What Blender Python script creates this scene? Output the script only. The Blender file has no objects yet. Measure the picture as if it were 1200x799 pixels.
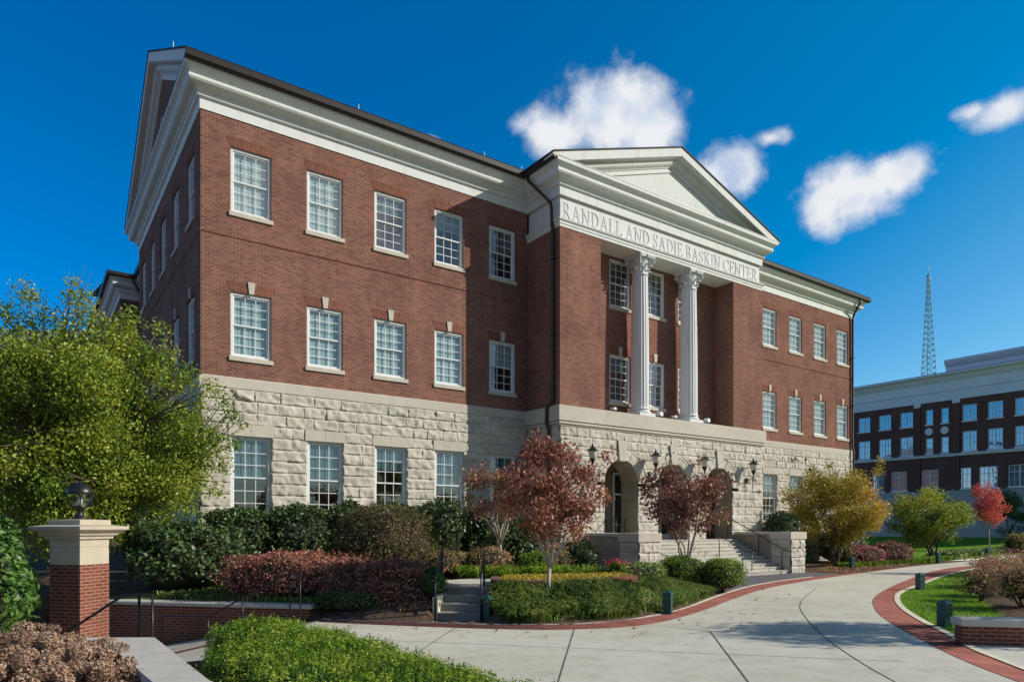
import bpy, bmesh, math, random
import numpy as np
from mathutils import Vector, Matrix
R = math.radians
random.seed(7)
RNG = np.random.default_rng(11)
SC = bpy.context.scene
COL = SC.collection

# ------------------------------------------------------------------ camera
CAM_U, CAM_V, CAM_Z = -4.484, -23.157, 2.1
HEAD = R(35.243)
cd = bpy.data.cameras.new("camera"); cam = bpy.data.objects.new("camera", cd); COL.objects.link(cam)
cam.location = (CAM_U, CAM_V, CAM_Z); cam.rotation_euler = (R(90), 0, -HEAD)
cd.sensor_width = 36; cd.lens = 809 / 1200 * 36
cd.shift_y = (616 - 399.5) / 1200
cd.clip_start = 0.1; cd.clip_end = 6000
SC.camera = cam

# ------------------------------------------------------------------ sun, sky, exposure
SUN_EL = R(28.8)
SUN_DIR = Vector((0.8127 * math.cos(SUN_EL), -0.5826 * math.cos(SUN_EL), math.sin(SUN_EL)))
sl = bpy.data.lights.new("sun", 'SUN'); sl.energy = 4.6; sl.angle = R(0.53); sl.color = (1, 0.93, 0.82)
so = bpy.data.objects.new("sun", sl); COL.objects.link(so)
so.rotation_euler = SUN_DIR.to_track_quat('Z', 'Y').to_euler()
SC.view_settings.view_transform = 'Standard'; SC.view_settings.look = 'None'
SC.view_settings.exposure = 0.08; SC.view_settings.gamma = 1.0
SC.view_settings.use_curve_mapping = False
SKY_STRENGTH = 0.085

CLOUDS = [  # direction, half-width, half-height (tangent units), weight
 ((0.5898, 0.6252, 0.5112), .078, .060, 1.05), ((0.543, 0.6758, 0.4904), .06, .036, .95),
 ((0.5082, 0.7007, 0.5007), .026, .024, .62), ((0.6308, 0.6001, 0.488), .046, .048, 1.0),
 ((0.7162, 0.5385, 0.4439), .050, .038, .95), ((0.7319, 0.4979, 0.4652), .036, .018, .75),
 ((0.8068, 0.4371, 0.3975), .060, .046, 1.0), ((0.792, 0.466, 0.3905), .040, .046, .98),
 ((0.8221, 0.3952, 0.4069), .046, .032, 1.0), ((0.8484, 0.2941, 0.4402), .040, .022, .95),
 ((0.8349, 0.3211, 0.447), .028, .013, .72), ((0.415, 0.77, 0.483), .03, .016, .58),
 ((0.46, 0.78, 0.43), .035, .014, .58), ((0.79, 0.54, 0.29), .05, .012, .36),
 # unseen clouds behind and beside the viewer, added for ambient light and reflections
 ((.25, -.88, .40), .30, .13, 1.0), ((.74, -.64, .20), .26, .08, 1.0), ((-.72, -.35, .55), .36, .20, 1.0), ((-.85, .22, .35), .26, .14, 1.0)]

def make_world():
    w = bpy.data.worlds.new("World"); SC.world = w; w.use_nodes = True
    nt = w.node_tree; N = nt.nodes; L = nt.links
    for n in list(N): N.remove(n)
    def nd(t, **k):
        n = N.new(t)
        for a, b in k.items(): setattr(n, a, b)
        return n
    def math_(op, a, b=None, c=None, clamp=False):
        n = nd('ShaderNodeMath', operation=op, use_clamp=clamp)
        for i, v in enumerate((a, b, c)):
            if v is None: continue
            if isinstance(v, (int, float)): n.inputs[i].default_value = v
            else: L.new(v, n.inputs[i])
        return n.outputs[0]
    out = nd('ShaderNodeOutputWorld'); bg = nd('ShaderNodeBackground'); L.new(bg.outputs[0], out.inputs[0])
    sky = nd('ShaderNodeTexSky', sky_type='NISHITA', sun_disc=False)
    sky.sun_elevation = SUN_EL; sky.sun_rotation = math.atan2(SUN_DIR.x, SUN_DIR.y)
    sky.air_density = 1.0; sky.dust_density = 0.25; sky.ozone_density = 3.0; sky.altitude = 200
    hs = nd('ShaderNodeHueSaturation'); hs.inputs['Saturation'].default_value = 1.75; hs.inputs['Value'].default_value = 1.25
    hs.inputs['Hue'].default_value = 0.492
    L.new(sky.outputs[0], hs.inputs['Color'])
    tc = nd('ShaderNodeTexCoord'); D = tc.outputs['Generated']
    ds = nd('ShaderNodeVectorMath', operation='DOT_PRODUCT'); L.new(D, ds.inputs[0]); ds.inputs[1].default_value = SUN_DIR
    def mrange(a, b, c, d):
        m = nd('ShaderNodeMapRange'); L.new(ds.outputs['Value'], m.inputs[0])
        for i, v in enumerate((a, b, c, d)): m.inputs[i + 1].default_value = v
        return m.outputs[0]
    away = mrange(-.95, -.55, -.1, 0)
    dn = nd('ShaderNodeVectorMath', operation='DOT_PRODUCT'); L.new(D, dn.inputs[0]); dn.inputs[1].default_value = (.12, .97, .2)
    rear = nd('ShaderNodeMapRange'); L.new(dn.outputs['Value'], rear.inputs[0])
    for i, v in enumerate((-.35, .35, .78, 1.0)): rear.inputs[i + 1].default_value = v  # unseen sky behind the viewer is paled and dimmed to set the ambient light
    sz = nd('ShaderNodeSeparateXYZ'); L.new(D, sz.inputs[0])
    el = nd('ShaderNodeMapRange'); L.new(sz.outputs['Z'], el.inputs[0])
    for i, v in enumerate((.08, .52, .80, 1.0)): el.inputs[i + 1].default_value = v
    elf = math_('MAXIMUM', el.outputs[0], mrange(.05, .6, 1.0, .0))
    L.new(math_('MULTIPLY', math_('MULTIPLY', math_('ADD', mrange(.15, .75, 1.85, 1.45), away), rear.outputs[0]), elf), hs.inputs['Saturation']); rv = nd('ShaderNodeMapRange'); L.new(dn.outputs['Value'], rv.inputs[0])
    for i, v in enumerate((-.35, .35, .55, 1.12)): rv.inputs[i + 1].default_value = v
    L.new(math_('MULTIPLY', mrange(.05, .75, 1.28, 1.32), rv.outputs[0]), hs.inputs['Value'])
    tn = nd('ShaderNodeMix', data_type='RGBA', blend_type='MULTIPLY'); tn.inputs[0].default_value = 1; L.new(hs.outputs[0], tn.inputs[6]); tm_ = nd('ShaderNodeMix', data_type='RGBA'); L.new(mrange(.0, .62, 0.0, 1.0), tm_.inputs['Factor']); tm_.inputs[6].default_value = (1, .93, 1.18, 1); tm_.inputs[7].default_value = (1, 1.06, 1.02, 1); L.new(tm_.outputs[2], tn.inputs[7])
    best = None
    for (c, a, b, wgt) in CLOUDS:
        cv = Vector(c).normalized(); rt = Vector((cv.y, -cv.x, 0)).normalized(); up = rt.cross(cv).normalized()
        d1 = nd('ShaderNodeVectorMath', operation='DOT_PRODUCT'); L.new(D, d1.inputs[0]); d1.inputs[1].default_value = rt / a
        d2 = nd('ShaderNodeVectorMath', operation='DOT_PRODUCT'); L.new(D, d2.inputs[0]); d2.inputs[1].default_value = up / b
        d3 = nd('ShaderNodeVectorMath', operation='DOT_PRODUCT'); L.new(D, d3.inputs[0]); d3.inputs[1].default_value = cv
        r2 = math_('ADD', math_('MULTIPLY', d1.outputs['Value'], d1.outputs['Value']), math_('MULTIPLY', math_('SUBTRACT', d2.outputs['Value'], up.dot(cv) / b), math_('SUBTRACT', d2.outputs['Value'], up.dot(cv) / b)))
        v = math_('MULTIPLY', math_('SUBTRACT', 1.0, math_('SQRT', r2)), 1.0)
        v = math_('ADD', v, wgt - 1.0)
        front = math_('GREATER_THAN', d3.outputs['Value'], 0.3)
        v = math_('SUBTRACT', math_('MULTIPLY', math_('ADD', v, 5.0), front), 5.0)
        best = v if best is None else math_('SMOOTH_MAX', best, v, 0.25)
    def fbm(scale, det, off=(0, 0, 0), rough=.6):
        mp = nd('ShaderNodeMapping'); L.new(D, mp.inputs[0]); mp.inputs['Location'].default_value = off
        n = nd('ShaderNodeTexNoise'); n.inputs['Scale'].default_value = scale; n.inputs['Detail'].default_value = det
        n.inputs['Roughness'].default_value = rough
        L.new(mp.outputs[0], n.inputs['Vector']); return n.outputs['Fac']
    n1 = fbm(16, 9, (.37, .21, .55), rough=.58); n2 = fbm(34, 7, (3, 1, 2), .62); n4 = fbm(11, 4, rough=.5)
    n1b = fbm(11, 4, (-.018, .013, -.014), .5)
    dens = math_('ADD', best, math_('MULTIPLY', math_('SUBTRACT', n1, 0.5), 1.35))
    dens = math_('ADD', dens, math_('MULTIPLY', math_('SUBTRACT', n2, 0.5), 0.65))
    mr = nd('ShaderNodeMapRange', interpolation_type='SMOOTHSTEP'); L.new(dens, mr.inputs[0])
    mr.inputs['From Min'].default_value = -0.06; mr.inputs['From Max'].default_value = 0.66
    cr = nd('ShaderNodeMapRange'); L.new(math_('ADD', math_('MULTIPLY', math_('SUBTRACT', n4, n1b), 4.0), math_('ADD', math_('MULTIPLY', math_('SUBTRACT', n2, .5), .12), math_('MULTIPLY', dens, .25))), cr.inputs[0])
    cr.inputs['From Min'].default_value = -.42; cr.inputs['From Max'].default_value = .32
    mc = nd('ShaderNodeMix', data_type='RGBA'); L.new(cr.outputs[0], mc.inputs['Factor'])
    mc.inputs[6].default_value = (5.6, 6.7, 8.8, 1); mc.inputs[7].default_value = (9.6, 9.8, 10.1, 1)
    mx = nd('ShaderNodeMix', data_type='RGBA'); L.new(math_('MULTIPLY', mr.outputs[0], .97), mx.inputs['Factor'])
    L.new(tn.outputs[2], mx.inputs[6]); L.new(mc.outputs[2], mx.inputs[7])
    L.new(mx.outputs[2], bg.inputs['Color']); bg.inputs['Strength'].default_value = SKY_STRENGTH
make_world()

# ------------------------------------------------------------------ local walkway frame (x along the walk, d across it)
CC, SS = math.cos(HEAD), math.sin(HEAD)
def W(x, d): return (CAM_U + CC * x + SS * d, CAM_V - SS * x + CC * d)
def W3(x, d, z): u, v = W(x, d); return (u, v, z)

# ------------------------------------------------------------------ materials
def mat_new(name):
    m = bpy.data.materials.new(name); m.use_nodes = True
    nt = m.node_tree; return m, nt, nt.nodes, nt.links, nt.nodes['Principled BSDF']
def ramp(N, stops):
    r = N.new('ShaderNodeValToRGB'); e = r.color_ramp.elements
    while len(e) < len(stops): e.new(0.5)
    for el, (p, c) in zip(e, stops): el.position = p; el.color = (*c, 1)
    return r
def simple(name, col, rough=.6, metal=0, var=.0, scale=3, bump=0, bscale=40, spec=.5):
    m, nt, N, L, b = mat_new(name)
    b.inputs['Base Color'].default_value = (*col, 1); b.inputs['Roughness'].default_value = rough; b.inputs['Metallic'].default_value = metal
    b.inputs['Specular IOR Level'].default_value = spec
    tc = N.new('ShaderNodeTexCoord')
    if var:
        n = N.new('ShaderNodeTexNoise'); n.inputs['Scale'].default_value = scale; n.inputs['Detail'].default_value = 6; n.inputs['Roughness'].default_value = .65
        L.new(tc.outputs['Object'], n.inputs['Vector'])
        r = ramp(N, [(.3, [max(0, q * (1 - var)) for q in col]), (.7, [min(1, q * (1 + var)) for q in col])])
        L.new(n.outputs['Fac'], r.inputs[0]); L.new(r.outputs[0], b.inputs['Base Color'])
    if bump:
        n2 = N.new('ShaderNodeTexNoise'); n2.inputs['Scale'].default_value = bscale; n2.inputs['Detail'].default_value = 5
        L.new(tc.outputs['Object'], n2.inputs['Vector'])
        bp = N.new('ShaderNodeBump'); bp.inputs['Strength'].default_value = bump; bp.inputs['Distance'].default_value = .02
        L.new(n2.outputs['Fac'], bp.inputs['Height']); L.new(bp.outputs[0], b.inputs['Normal'])
    return m
def wall_coords(N, L, vertical=False):
    """object space -> (along wall, height) chosen from the face normal"""
    tc = N.new('ShaderNodeTexCoord'); sp = N.new('ShaderNodeSeparateXYZ'); L.new(tc.outputs['Object'], sp.inputs[0])
    sn = N.new('ShaderNodeSeparateXYZ'); L.new(tc.outputs['Normal'], sn.inputs[0])
    ab = N.new('ShaderNodeMath'); ab.operation = 'ABSOLUTE'; L.new(sn.outputs['X'], ab.inputs[0])
    gt = N.new('ShaderNodeMath'); gt.operation = 'GREATER_THAN'; L.new(ab.outputs[0], gt.inputs[0]); gt.inputs[1].default_value = .7
    mx = N.new('ShaderNodeMix'); mx.data_type = 'FLOAT'; L.new(gt.outputs[0], mx.inputs[0]); L.new(sp.outputs['X'], mx.inputs[2]); L.new(sp.outputs['Y'], mx.inputs[3])
    cb = N.new('ShaderNodeCombineXYZ')
    if vertical: L.new(sp.outputs['Z'], cb.inputs[0]); L.new(mx.outputs[0], cb.inputs[1])
    else: L.new(mx.outputs[0], cb.inputs[0]); L.new(sp.outputs['Z'], cb.inputs[1])
    return cb.outputs[0], tc
def brick_mat(name, c1, c2, mort, bw=.213, rh=.0677, ms=.009, vertical=False, dirt=.16):
    m, nt, N, L, b = mat_new(name)
    vec, tc = wall_coords(N, L, vertical)
    br = N.new('ShaderNodeTexBrick'); L.new(vec, br.inputs['Vector'])
    br.inputs['Scale'].default_value = 1; br.inputs['Brick Width'].default_value = bw; br.inputs['Row Height'].default_value = rh
    br.inputs['Mortar Size'].default_value = ms; br.inputs['Mortar Smooth'].default_value = .15; br.inputs['Bias'].default_value = .0
    br.inputs['Color1'].default_value = (*c1, 1); br.inputs['Color2'].default_value = (*c2, 1); br.inputs['Mortar'].default_value = (*mort, 1)
    n = N.new('ShaderNodeTexNoise'); n.inputs['Scale'].default_value = .55; n.inputs['Detail'].default_value = 8; n.inputs['Roughness'].default_value = .7
    L.new(tc.outputs['Object'], n.inputs['Vector'])
    r = ramp(N, [(.3, (1 - dirt,) * 3), (.7, (1 + dirt,) * 3)]); L.new(n.outputs['Fac'], r.inputs[0])
    mp = N.new('ShaderNodeMapping'); mp.inputs['Scale'].default_value = (1.5, 1.5, .16); L.new(tc.outputs['Object'], mp.inputs[0])
    ns = N.new('ShaderNodeTexNoise'); ns.inputs['Scale'].default_value = 1.3; ns.inputs['Detail'].default_value = 7; ns.inputs['Roughness'].default_value = .7; L.new(mp.outputs[0], ns.inputs['Vector'])
    rs_ = ramp(N, [(.3, (.86, .86, .88)), (.5, (1, 1, 1)), (.74, (1.10, 1.08, 1.06))]); L.new(ns.outputs['Fac'], rs_.inputs[0])
    m0 = N.new('ShaderNodeMix'); m0.data_type = 'RGBA'; m0.blend_type = 'MULTIPLY'; m0.inputs[0].default_value = 1; L.new(r.outputs[0], m0.inputs[6]); L.new(rs_.outputs[0], m0.inputs[7])
    mu = N.new('ShaderNodeMix'); mu.data_type = 'RGBA'; mu.blend_type = 'MULTIPLY'; mu.inputs[0].default_value = 1
    L.new(br.outputs['Color'], mu.inputs[6]); L.new(m0.outputs[2], mu.inputs[7]); L.new(mu.outputs[2], b.inputs['Base Color'])
    b.inputs['Roughness'].default_value = .95; b.inputs['Specular IOR Level'].default_value = .05
    bp = N.new('ShaderNodeBump'); bp.inputs['Strength'].default_value = .5; bp.inputs['Distance'].default_value = .008; bp.invert = True
    L.new(br.outputs['Fac'], bp.inputs['Height']); L.new(bp.outputs[0], b.inputs['Normal'])
    return m
def leaf_mat(name, stops, transl=.25, rough=.45, spec=.3, gain=1.75):
    stops = [(p, tuple(min(.75, q * gain) for q in c)) for p, c in stops]
    m, nt, N, L, b = mat_new(name)
    at = N.new('ShaderNodeAttribute'); at.attribute_name = 'var'
    r = ramp(N, stops); L.new(at.outputs['Fac'], r.inputs[0]); L.new(r.outputs[0], b.inputs['Base Color'])
    b.inputs['Roughness'].default_value = rough; b.inputs['Specular IOR Level'].default_value = spec
    t = N.new('ShaderNodeBsdfTranslucent'); L.new(r.outputs[0], t.inputs['Color'])
    ms = N.new('ShaderNodeMixShader'); ms.inputs[0].default_value = transl
    L.new(b.outputs[0], ms.inputs[1]); L.new(t.outputs[0], ms.inputs[2]); L.new(ms.outputs[0], N['Material Output'].inputs[0])
    return m
def glass_mat(name, tint=(.86, .94, .96), base=.10, refl=1.2):
    m, nt, N, L, b = mat_new(name)
    N.remove(b)
    tr = N.new('ShaderNodeBsdfTransparent'); tr.inputs[0].default_value = (*tint, 1)
    gl = N.new('ShaderNodeBsdfGlossy'); gl.inputs['Roughness'].default_value = .02; gl.inputs[0].default_value = (.9, .95, 1, 1)
    tc = N.new('ShaderNodeTexCoord'); n = N.new('ShaderNodeTexNoise'); n.inputs['Scale'].default_value = 1.6; L.new(tc.outputs['Object'], n.inputs['Vector'])
    bp = N.new('ShaderNodeBump'); bp.inputs['Strength'].default_value = .03; bp.inputs['Distance'].default_value = .1; L.new(n.outputs['Fac'], bp.inputs['Height'])
    L.new(bp.outputs[0], gl.inputs['Normal'])
    ge = N.new('ShaderNodeNewGeometry'); dt = N.new('ShaderNodeVectorMath'); dt.operation = 'DOT_PRODUCT'; L.new(ge.outputs['Incoming'], dt.inputs[0]); L.new(ge.outputs['Normal'], dt.inputs[1])
    def mm(op, x, y):
        q = N.new('ShaderNodeMath'); q.operation = op
        for i, v in enumerate((x, y)):
            if isinstance(v, (int, float)): q.inputs[i].default_value = v
            elif v is not None: L.new(v, q.inputs[i])
        return q.outputs[0]
    sch = mm('POWER', mm('SUBTRACT', 1.0, mm('ABSOLUTE', dt.outputs['Value'], None)), 5.0)
    fr = mm('ADD', mm('MULTIPLY', sch, .92), .08)
    ad = N.new('ShaderNodeMath'); ad.operation = 'MULTIPLY_ADD'; L.new(fr, ad.inputs[0]); ad.inputs[1].default_value = refl; ad.inputs[2].default_value = base
    ad.use_clamp = True
    ms = N.new('ShaderNodeMixShader'); L.new(ad.outputs[0], ms.inputs[0]); L.new(tr.outputs[0], ms.inputs[1]); L.new(gl.outputs[0], ms.inputs[2])
    L.new(ms.outputs[0], N['Material Output'].inputs[0])
    return m
def stone_mat(name, cols, bw=.95, rh=.378, off=0.0, joints=False, stain=.2):
    m, nt, N, L, b = mat_new(name)
    vec, tc = wall_coords(N, L)
    mp = N.new('ShaderNodeMapping'); mp.inputs['Location'].default_value = (0.13, off, 0); L.new(vec, mp.inputs[0])
    br = N.new('ShaderNodeTexBrick'); L.new(mp.outputs[0], br.inputs['Vector']); br.inputs['Scale'].default_value = 1
    br.inputs['Brick Width'].default_value = bw; br.inputs['Row Height'].default_value = rh
    br.inputs['Mortar Size'].default_value = .006 if joints else 0.0
    br.inputs['Color1'].default_value = (*cols[0], 1); br.inputs['Color2'].default_value = (*cols[1], 1); br.inputs['Mortar'].default_value = tuple(q * .45 for q in cols[0]) + (1,)
    n = N.new('ShaderNodeTexNoise'); n.inputs['Scale'].default_value = 2.2; n.inputs['Detail'].default_value = 9; n.inputs['Roughness'].default_value = .7
    L.new(tc.outputs['Object'], n.inputs['Vector'])
    r = ramp(N, [(.28, (1 - stain, 1 - stain * 1.05, 1 - stain * 1.2)), (.7, (1.08, 1.07, 1.05))]); L.new(n.outputs['Fac'], r.inputs[0])
    mu = N.new('ShaderNodeMix'); mu.data_type = 'RGBA'; mu.blend_type = 'MULTIPLY'; mu.inputs[0].default_value = 1
    L.new(br.outputs['Color'], mu.inputs[6]); L.new(r.outputs[0], mu.inputs[7]); L.new(mu.outputs[2], b.inputs['Base Color'])
    b.inputs['Roughness'].default_value = .9; b.inputs['Specular IOR Level'].default_value = .2
    n2 = N.new('ShaderNodeTexNoise'); n2.inputs['Scale'].default_value = 22; n2.inputs['Detail'].default_value = 6; L.new(tc.outputs['Object'], n2.inputs['Vector'])
    bp = N.new('ShaderNodeBump'); bp.inputs['Strength'].default_value = .35; bp.inputs['Distance'].default_value = .012; L.new(n2.outputs['Fac'], bp.inputs['Height']); L.new(bp.outputs[0], b.inputs['Normal'])
    return m

M = {}
M['brick'] = brick_mat('red_brick', (.285, .118, .083), (.165, .066, .049), (.31, .225, .18), dirt=.24)
M['soldier'] = brick_mat('soldier_brick', (.25, .09, .058), (.175, .063, .043), (.30, .20, .16), bw=.4, rh=.075, vertical=True)
M['brick_deep'] = brick_mat('garden_brick', (.235, .064, .040), (.155, .045, .03), (.27, .18, .135), ms=.012)
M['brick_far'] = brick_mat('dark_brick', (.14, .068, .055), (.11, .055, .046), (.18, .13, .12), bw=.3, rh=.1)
M['paver'] = brick_mat('brick_paver', (.27, .105, .085), (.20, .078, .063), (.20, .115, .095), bw=.2, rh=.1, ms=.006)
M['rock'] = stone_mat('rock_faced_limestone', ((.64, .605, .53), (.50, .475, .415)), off=-.21, stain=.22)
M['lime'] = stone_mat('smooth_limestone', ((.58, .545, .47), (.53, .495, .425)), bw=1.25, rh=5, stain=.1)
M['tan'] = stone_mat('tan_limestone', ((.52, .46, .365), (.48, .42, .335)), bw=1.25, rh=5, stain=.16)
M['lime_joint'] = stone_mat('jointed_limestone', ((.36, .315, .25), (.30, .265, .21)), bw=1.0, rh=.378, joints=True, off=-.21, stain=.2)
def paint_mat(name, col):
    m = simple(name, col, .8, spec=.12); nt = m.node_tree; N, L = nt.nodes, nt.links; b = N['Principled BSDF']
    tc = N.new('ShaderNodeTexCoord'); mp = N.new('ShaderNodeMapping'); mp.inputs['Scale'].default_value = (2.2, 2.2, .35); L.new(tc.outputs['Object'], mp.inputs[0])
    n = N.new('ShaderNodeTexNoise'); n.inputs['Scale'].default_value = 1.6; n.inputs['Detail'].default_value = 9; n.inputs['Roughness'].default_value = .68; L.new(mp.outputs[0], n.inputs['Vector'])
    r = ramp(N, [(.28, tuple(q * f for q, f in zip(col, (.86, .85, .81)))), (.48, col), (.75, tuple(min(.9, q * 1.03) for q in col))]); L.new(n.outputs['Fac'], r.inputs[0]); L.new(r.outputs[0], b.inputs['Base Color']); return m
M['white'] = paint_mat('white_trim', (.755, .785, .765))
M['sash'] = simple('white_sash', (.74, .77, .77), .6, spec=.2)
M['column'] = paint_mat('white_column', (.74, .765, .765))
M['letter'] = simple('grey_letter', (.47, .49, .49), .6)
M['bronze'] = simple('dark_bronze', (.035, .025, .022), .4, spec=.5)
M['roofing'] = simple('dark_roof', (.03, .028, .028), .8, var=.3, scale=6)
M['greyroof'] = simple('grey_roof', (.14, .15, .16), .8, var=.2, scale=2)
M['black'] = simple('black_iron', (.014, .014, .015), .38)
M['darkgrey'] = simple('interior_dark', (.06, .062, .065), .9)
M['blind'] = simple('pale_blind', (.44, .52, .50), .8, var=.03, scale=5)
M['shade'] = simple('teal_shade', (.07, .15, .17), .8)
M['glass'] = glass_mat('window_glass')
M['glass_far'] = glass_mat('far_window_glass', (.6, .78, .9), .24, .9)
M['lampglass'] = glass_mat('lamp_glass', (.95, .97, .92), .06)
M['frost'] = simple('frosted_pane', (.62, .60, .52), .35)
def concrete_mat():
    m, nt, N, L, b = mat_new('concrete'); tc = N.new('ShaderNodeTexCoord'); b.inputs['Roughness'].default_value = .9; b.inputs['Specular IOR Level'].default_value = .15
    def nz(sc, det, ro): n = N.new('ShaderNodeTexNoise'); n.inputs['Scale'].default_value = sc; n.inputs['Detail'].default_value = det; n.inputs['Roughness'].default_value = ro; L.new(tc.outputs['Object'], n.inputs['Vector']); return n.outputs['Fac']
    r1 = ramp(N, [(.30, (.52, .49, .39)), (.5, (.595, .565, .46)), (.72, (.65, .62, .52))]); L.new(nz(.35, 8, .6), r1.inputs[0])
    r2 = ramp(N, [(.36, (.84, .835, .82)), (.5, (1, 1, 1)), (.75, (1.05, 1.05, 1.05))]); L.new(nz(2.3, 10, .7), r2.inputs[0])
    r3 = ramp(N, [(.35, (.90, .90, .89)), (.6, (1.04, 1.04, 1.04))]); L.new(nz(60, 4, .7), r3.inputs[0])
    def mul(x, y): q = N.new('ShaderNodeMix'); q.data_type = 'RGBA'; q.blend_type = 'MULTIPLY'; q.inputs[0].default_value = 1; L.new(x, q.inputs[6]); L.new(y, q.inputs[7]); return q.outputs[2]
    L.new(mul(mul(r1.outputs[0], r2.outputs[0]), r3.outputs[0]), b.inputs['Base Color'])
    bp = N.new('ShaderNodeBump'); bp.inputs['Strength'].default_value = .25; bp.inputs['Distance'].default_value = .01; L.new(nz(90, 5, .6), bp.inputs['Height']); L.new(bp.outputs[0], b.inputs['Normal'])
    return m
M['concrete'] = concrete_mat()
M['concrete_step'] = simple('step_stone', (.50, .475, .41), .85, var=.15, scale=1.5, bump=.2, bscale=60)
M['garden_step'] = simple('garden_step_stone', (.26, .25, .22), .9, var=.15, scale=2, bump=.2, bscale=60)
M['cap'] = simple('wall_cap', (.52, .49, .42), .8, var=.12, scale=2, bump=.2, bscale=50)
M['kerb'] = simple('kerb_stone', (.40, .375, .31), .9, var=.15, scale=2, bump=.2, bscale=60)
M['asphalt'] = simple('dark_slab', (.11, .11, .115), .85, var=.2, scale=3, bump=.3, bscale=120)
M['joint'] = simple('joint', (.10, .09, .08), .95)
M['green_metal'] = simple('green_bollard', (.010, .075, .068), .42, var=.1, scale=6)
M['mulch'] = simple('mulch', (.13, .085, .06), .95, var=.5, scale=14, bump=.9, bscale=25)
M['bark'] = simple('pale_bark', (.42, .36, .30), .85, var=.3, scale=9, bump=.6, bscale=18)
M['darkbark'] = simple('dark_bark', (.10, .075, .055), .9, var=.3, scale=9, bump=.6, bscale=18)
M['steel'] = simple('mast_steel', (.22, .42, .52), .5)
M['greystone'] = simple('grey_stone_trim', (.70, .75, .77), .7, var=.06, scale=.6)
M['greystone2'] = stone_mat('grey_base_stone', ((.42, .43, .43), (.36, .37, .37)), bw=1.6, rh=.6, joints=True, stain=.12)
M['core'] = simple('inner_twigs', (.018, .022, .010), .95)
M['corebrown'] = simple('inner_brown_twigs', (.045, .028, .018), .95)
def terrain_mat():
    m, nt, N, L, b = mat_new('ground')
    at = N.new('ShaderNodeAttribute'); at.attribute_name = 'grass'
    tc = N.new('ShaderNodeTexCoord')
    n = N.new('ShaderNodeTexNoise'); n.inputs['Scale'].default_value = 1.1; n.inputs['Detail'].default_value = 10; n.inputs['Roughness'].default_value = .75; L.new(tc.outputs['Object'], n.inputs['Vector'])
    g = ramp(N, [(.3, (.085, .17, .010)), (.5, (.14, .27, .016)), (.72, (.20, .34, .03))]); L.new(n.outputs['Fac'], g.inputs[0])
    n2 = N.new('ShaderNodeTexNoise'); n2.inputs['Scale'].default_value = 7; n2.inputs['Detail'].default_value = 10; n2.inputs['Roughness'].default_value = .75; L.new(tc.outputs['Object'], n2.inputs['Vector'])
    s = ramp(N, [(.3, (.05, .033, .02)), (.5, (.12, .08, .055)), (.72, (.22, .15, .1))]); L.new(n2.outputs['Fac'], s.inputs[0])
    mx = N.new('ShaderNodeMix'); mx.data_type = 'RGBA'; L.new(at.outputs['Fac'], mx.inputs[0]); L.new(s.outputs[0], mx.inputs[6]); L.new(g.outputs[0], mx.inputs[7])
    L.new(mx.outputs[2], b.inputs['Base Color']); b.inputs['Roughness'].default_value = .95; b.inputs['Specular IOR Level'].default_value = .1
    bp = N.new('ShaderNodeBump'); bp.inputs['Strength'].default_value = .8; bp.inputs['Distance'].default_value = .05
    n3 = N.new('ShaderNodeTexNoise'); n3.inputs['Scale'].default_value = 24; n3.inputs['Detail'].default_value = 6; L.new(tc.outputs['Object'], n3.inputs['Vector'])
    L.new(n3.outputs['Fac'], bp.inputs['Height']); L.new(bp.outputs[0], b.inputs['Normal'])
    return m
M['terrain'] = terrain_mat()
# foliage palettes
M['l_maple'] = leaf_mat('maple_leaf', [(0, (.03, .075, .010)), (.35, (.10, .165, .016)), (.7, (.21, .24, .026)), (1, (.33, .29, .05))], .32, .45, .4, 1.7)
M['l_red'] = leaf_mat('dogwood_leaf', [(0, (.05, .024, .016)), (.3, (.115, .046, .030)), (.6, (.20, .078, .052)), (.78, (.25, .12, .08)), (.86, (.15, .135, .04)), (.94, (.36, .05, .04)), (1, (.20, .21, .045))], .28, .5, .3, 2.35)
M['l_plum'] = leaf_mat('plum_leaf', [(0, (.05, .025, .019)), (.4, (.11, .048, .037)), (.72, (.19, .088, .068)), (.86, (.13, .115, .045)), (.94, (.24, .045, .04)), (1, (.19, .19, .045))], .25, .5, .3, 2.3)
M['l_yellow'] = leaf_mat('golden_leaf', [(0, (.06, .07, .010)), (.35, (.15, .135, .02)), (.65, (.26, .19, .03)), (.88, (.34, .18, .04)), (1, (.38, .15, .055))], .32, .5, .3, 2.1)
M['l_lime'] = leaf_mat('yellowgreen_leaf', [(0, (.035, .065, .012)), (.4, (.11, .15, .022)), (.75, (.23, .23, .03)), (1, (.36, .26, .04))], .32, .5, .3, 2.0)
M['l_scarlet'] = leaf_mat('scarlet_leaf', [(0, (.16, .03, .012)), (.4, (.34, .06, .045)), (.75, (.42, .075, .075)), (1, (.36, .20, .05))], .45, .5, .3, 2.6)
M['l_laurel'] = leaf_mat('laurel_leaf', [(0, (.016, .030, .010)), (.5, (.034, .062, .019)), (1, (.085, .13, .04))], .1, .42, .3, 1.7)
M['l_laurelbig'] = leaf_mat('big_laurel_leaf', [(0, (.018, .045, .010)), (.5, (.045, .10, .02)), (1, (.11, .18, .035))], .18, .4, .3, 1.6)
M['l_olive'] = leaf_mat('olive_leaf', [(0, (.03, .035, .012)), (.5, (.075, .075, .024)), (1, (.17, .12, .05))], .2, .55)
M['l_barberry'] = leaf_mat('russet_leaf', [(0, (.07, .03, .022)), (.4, (.17, .072, .05)), (.7, (.30, .14, .095)), (.88, (.36, .19, .14)), (1, (.17, .17, .04))], .2, .6, .2, 2.2)
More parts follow.
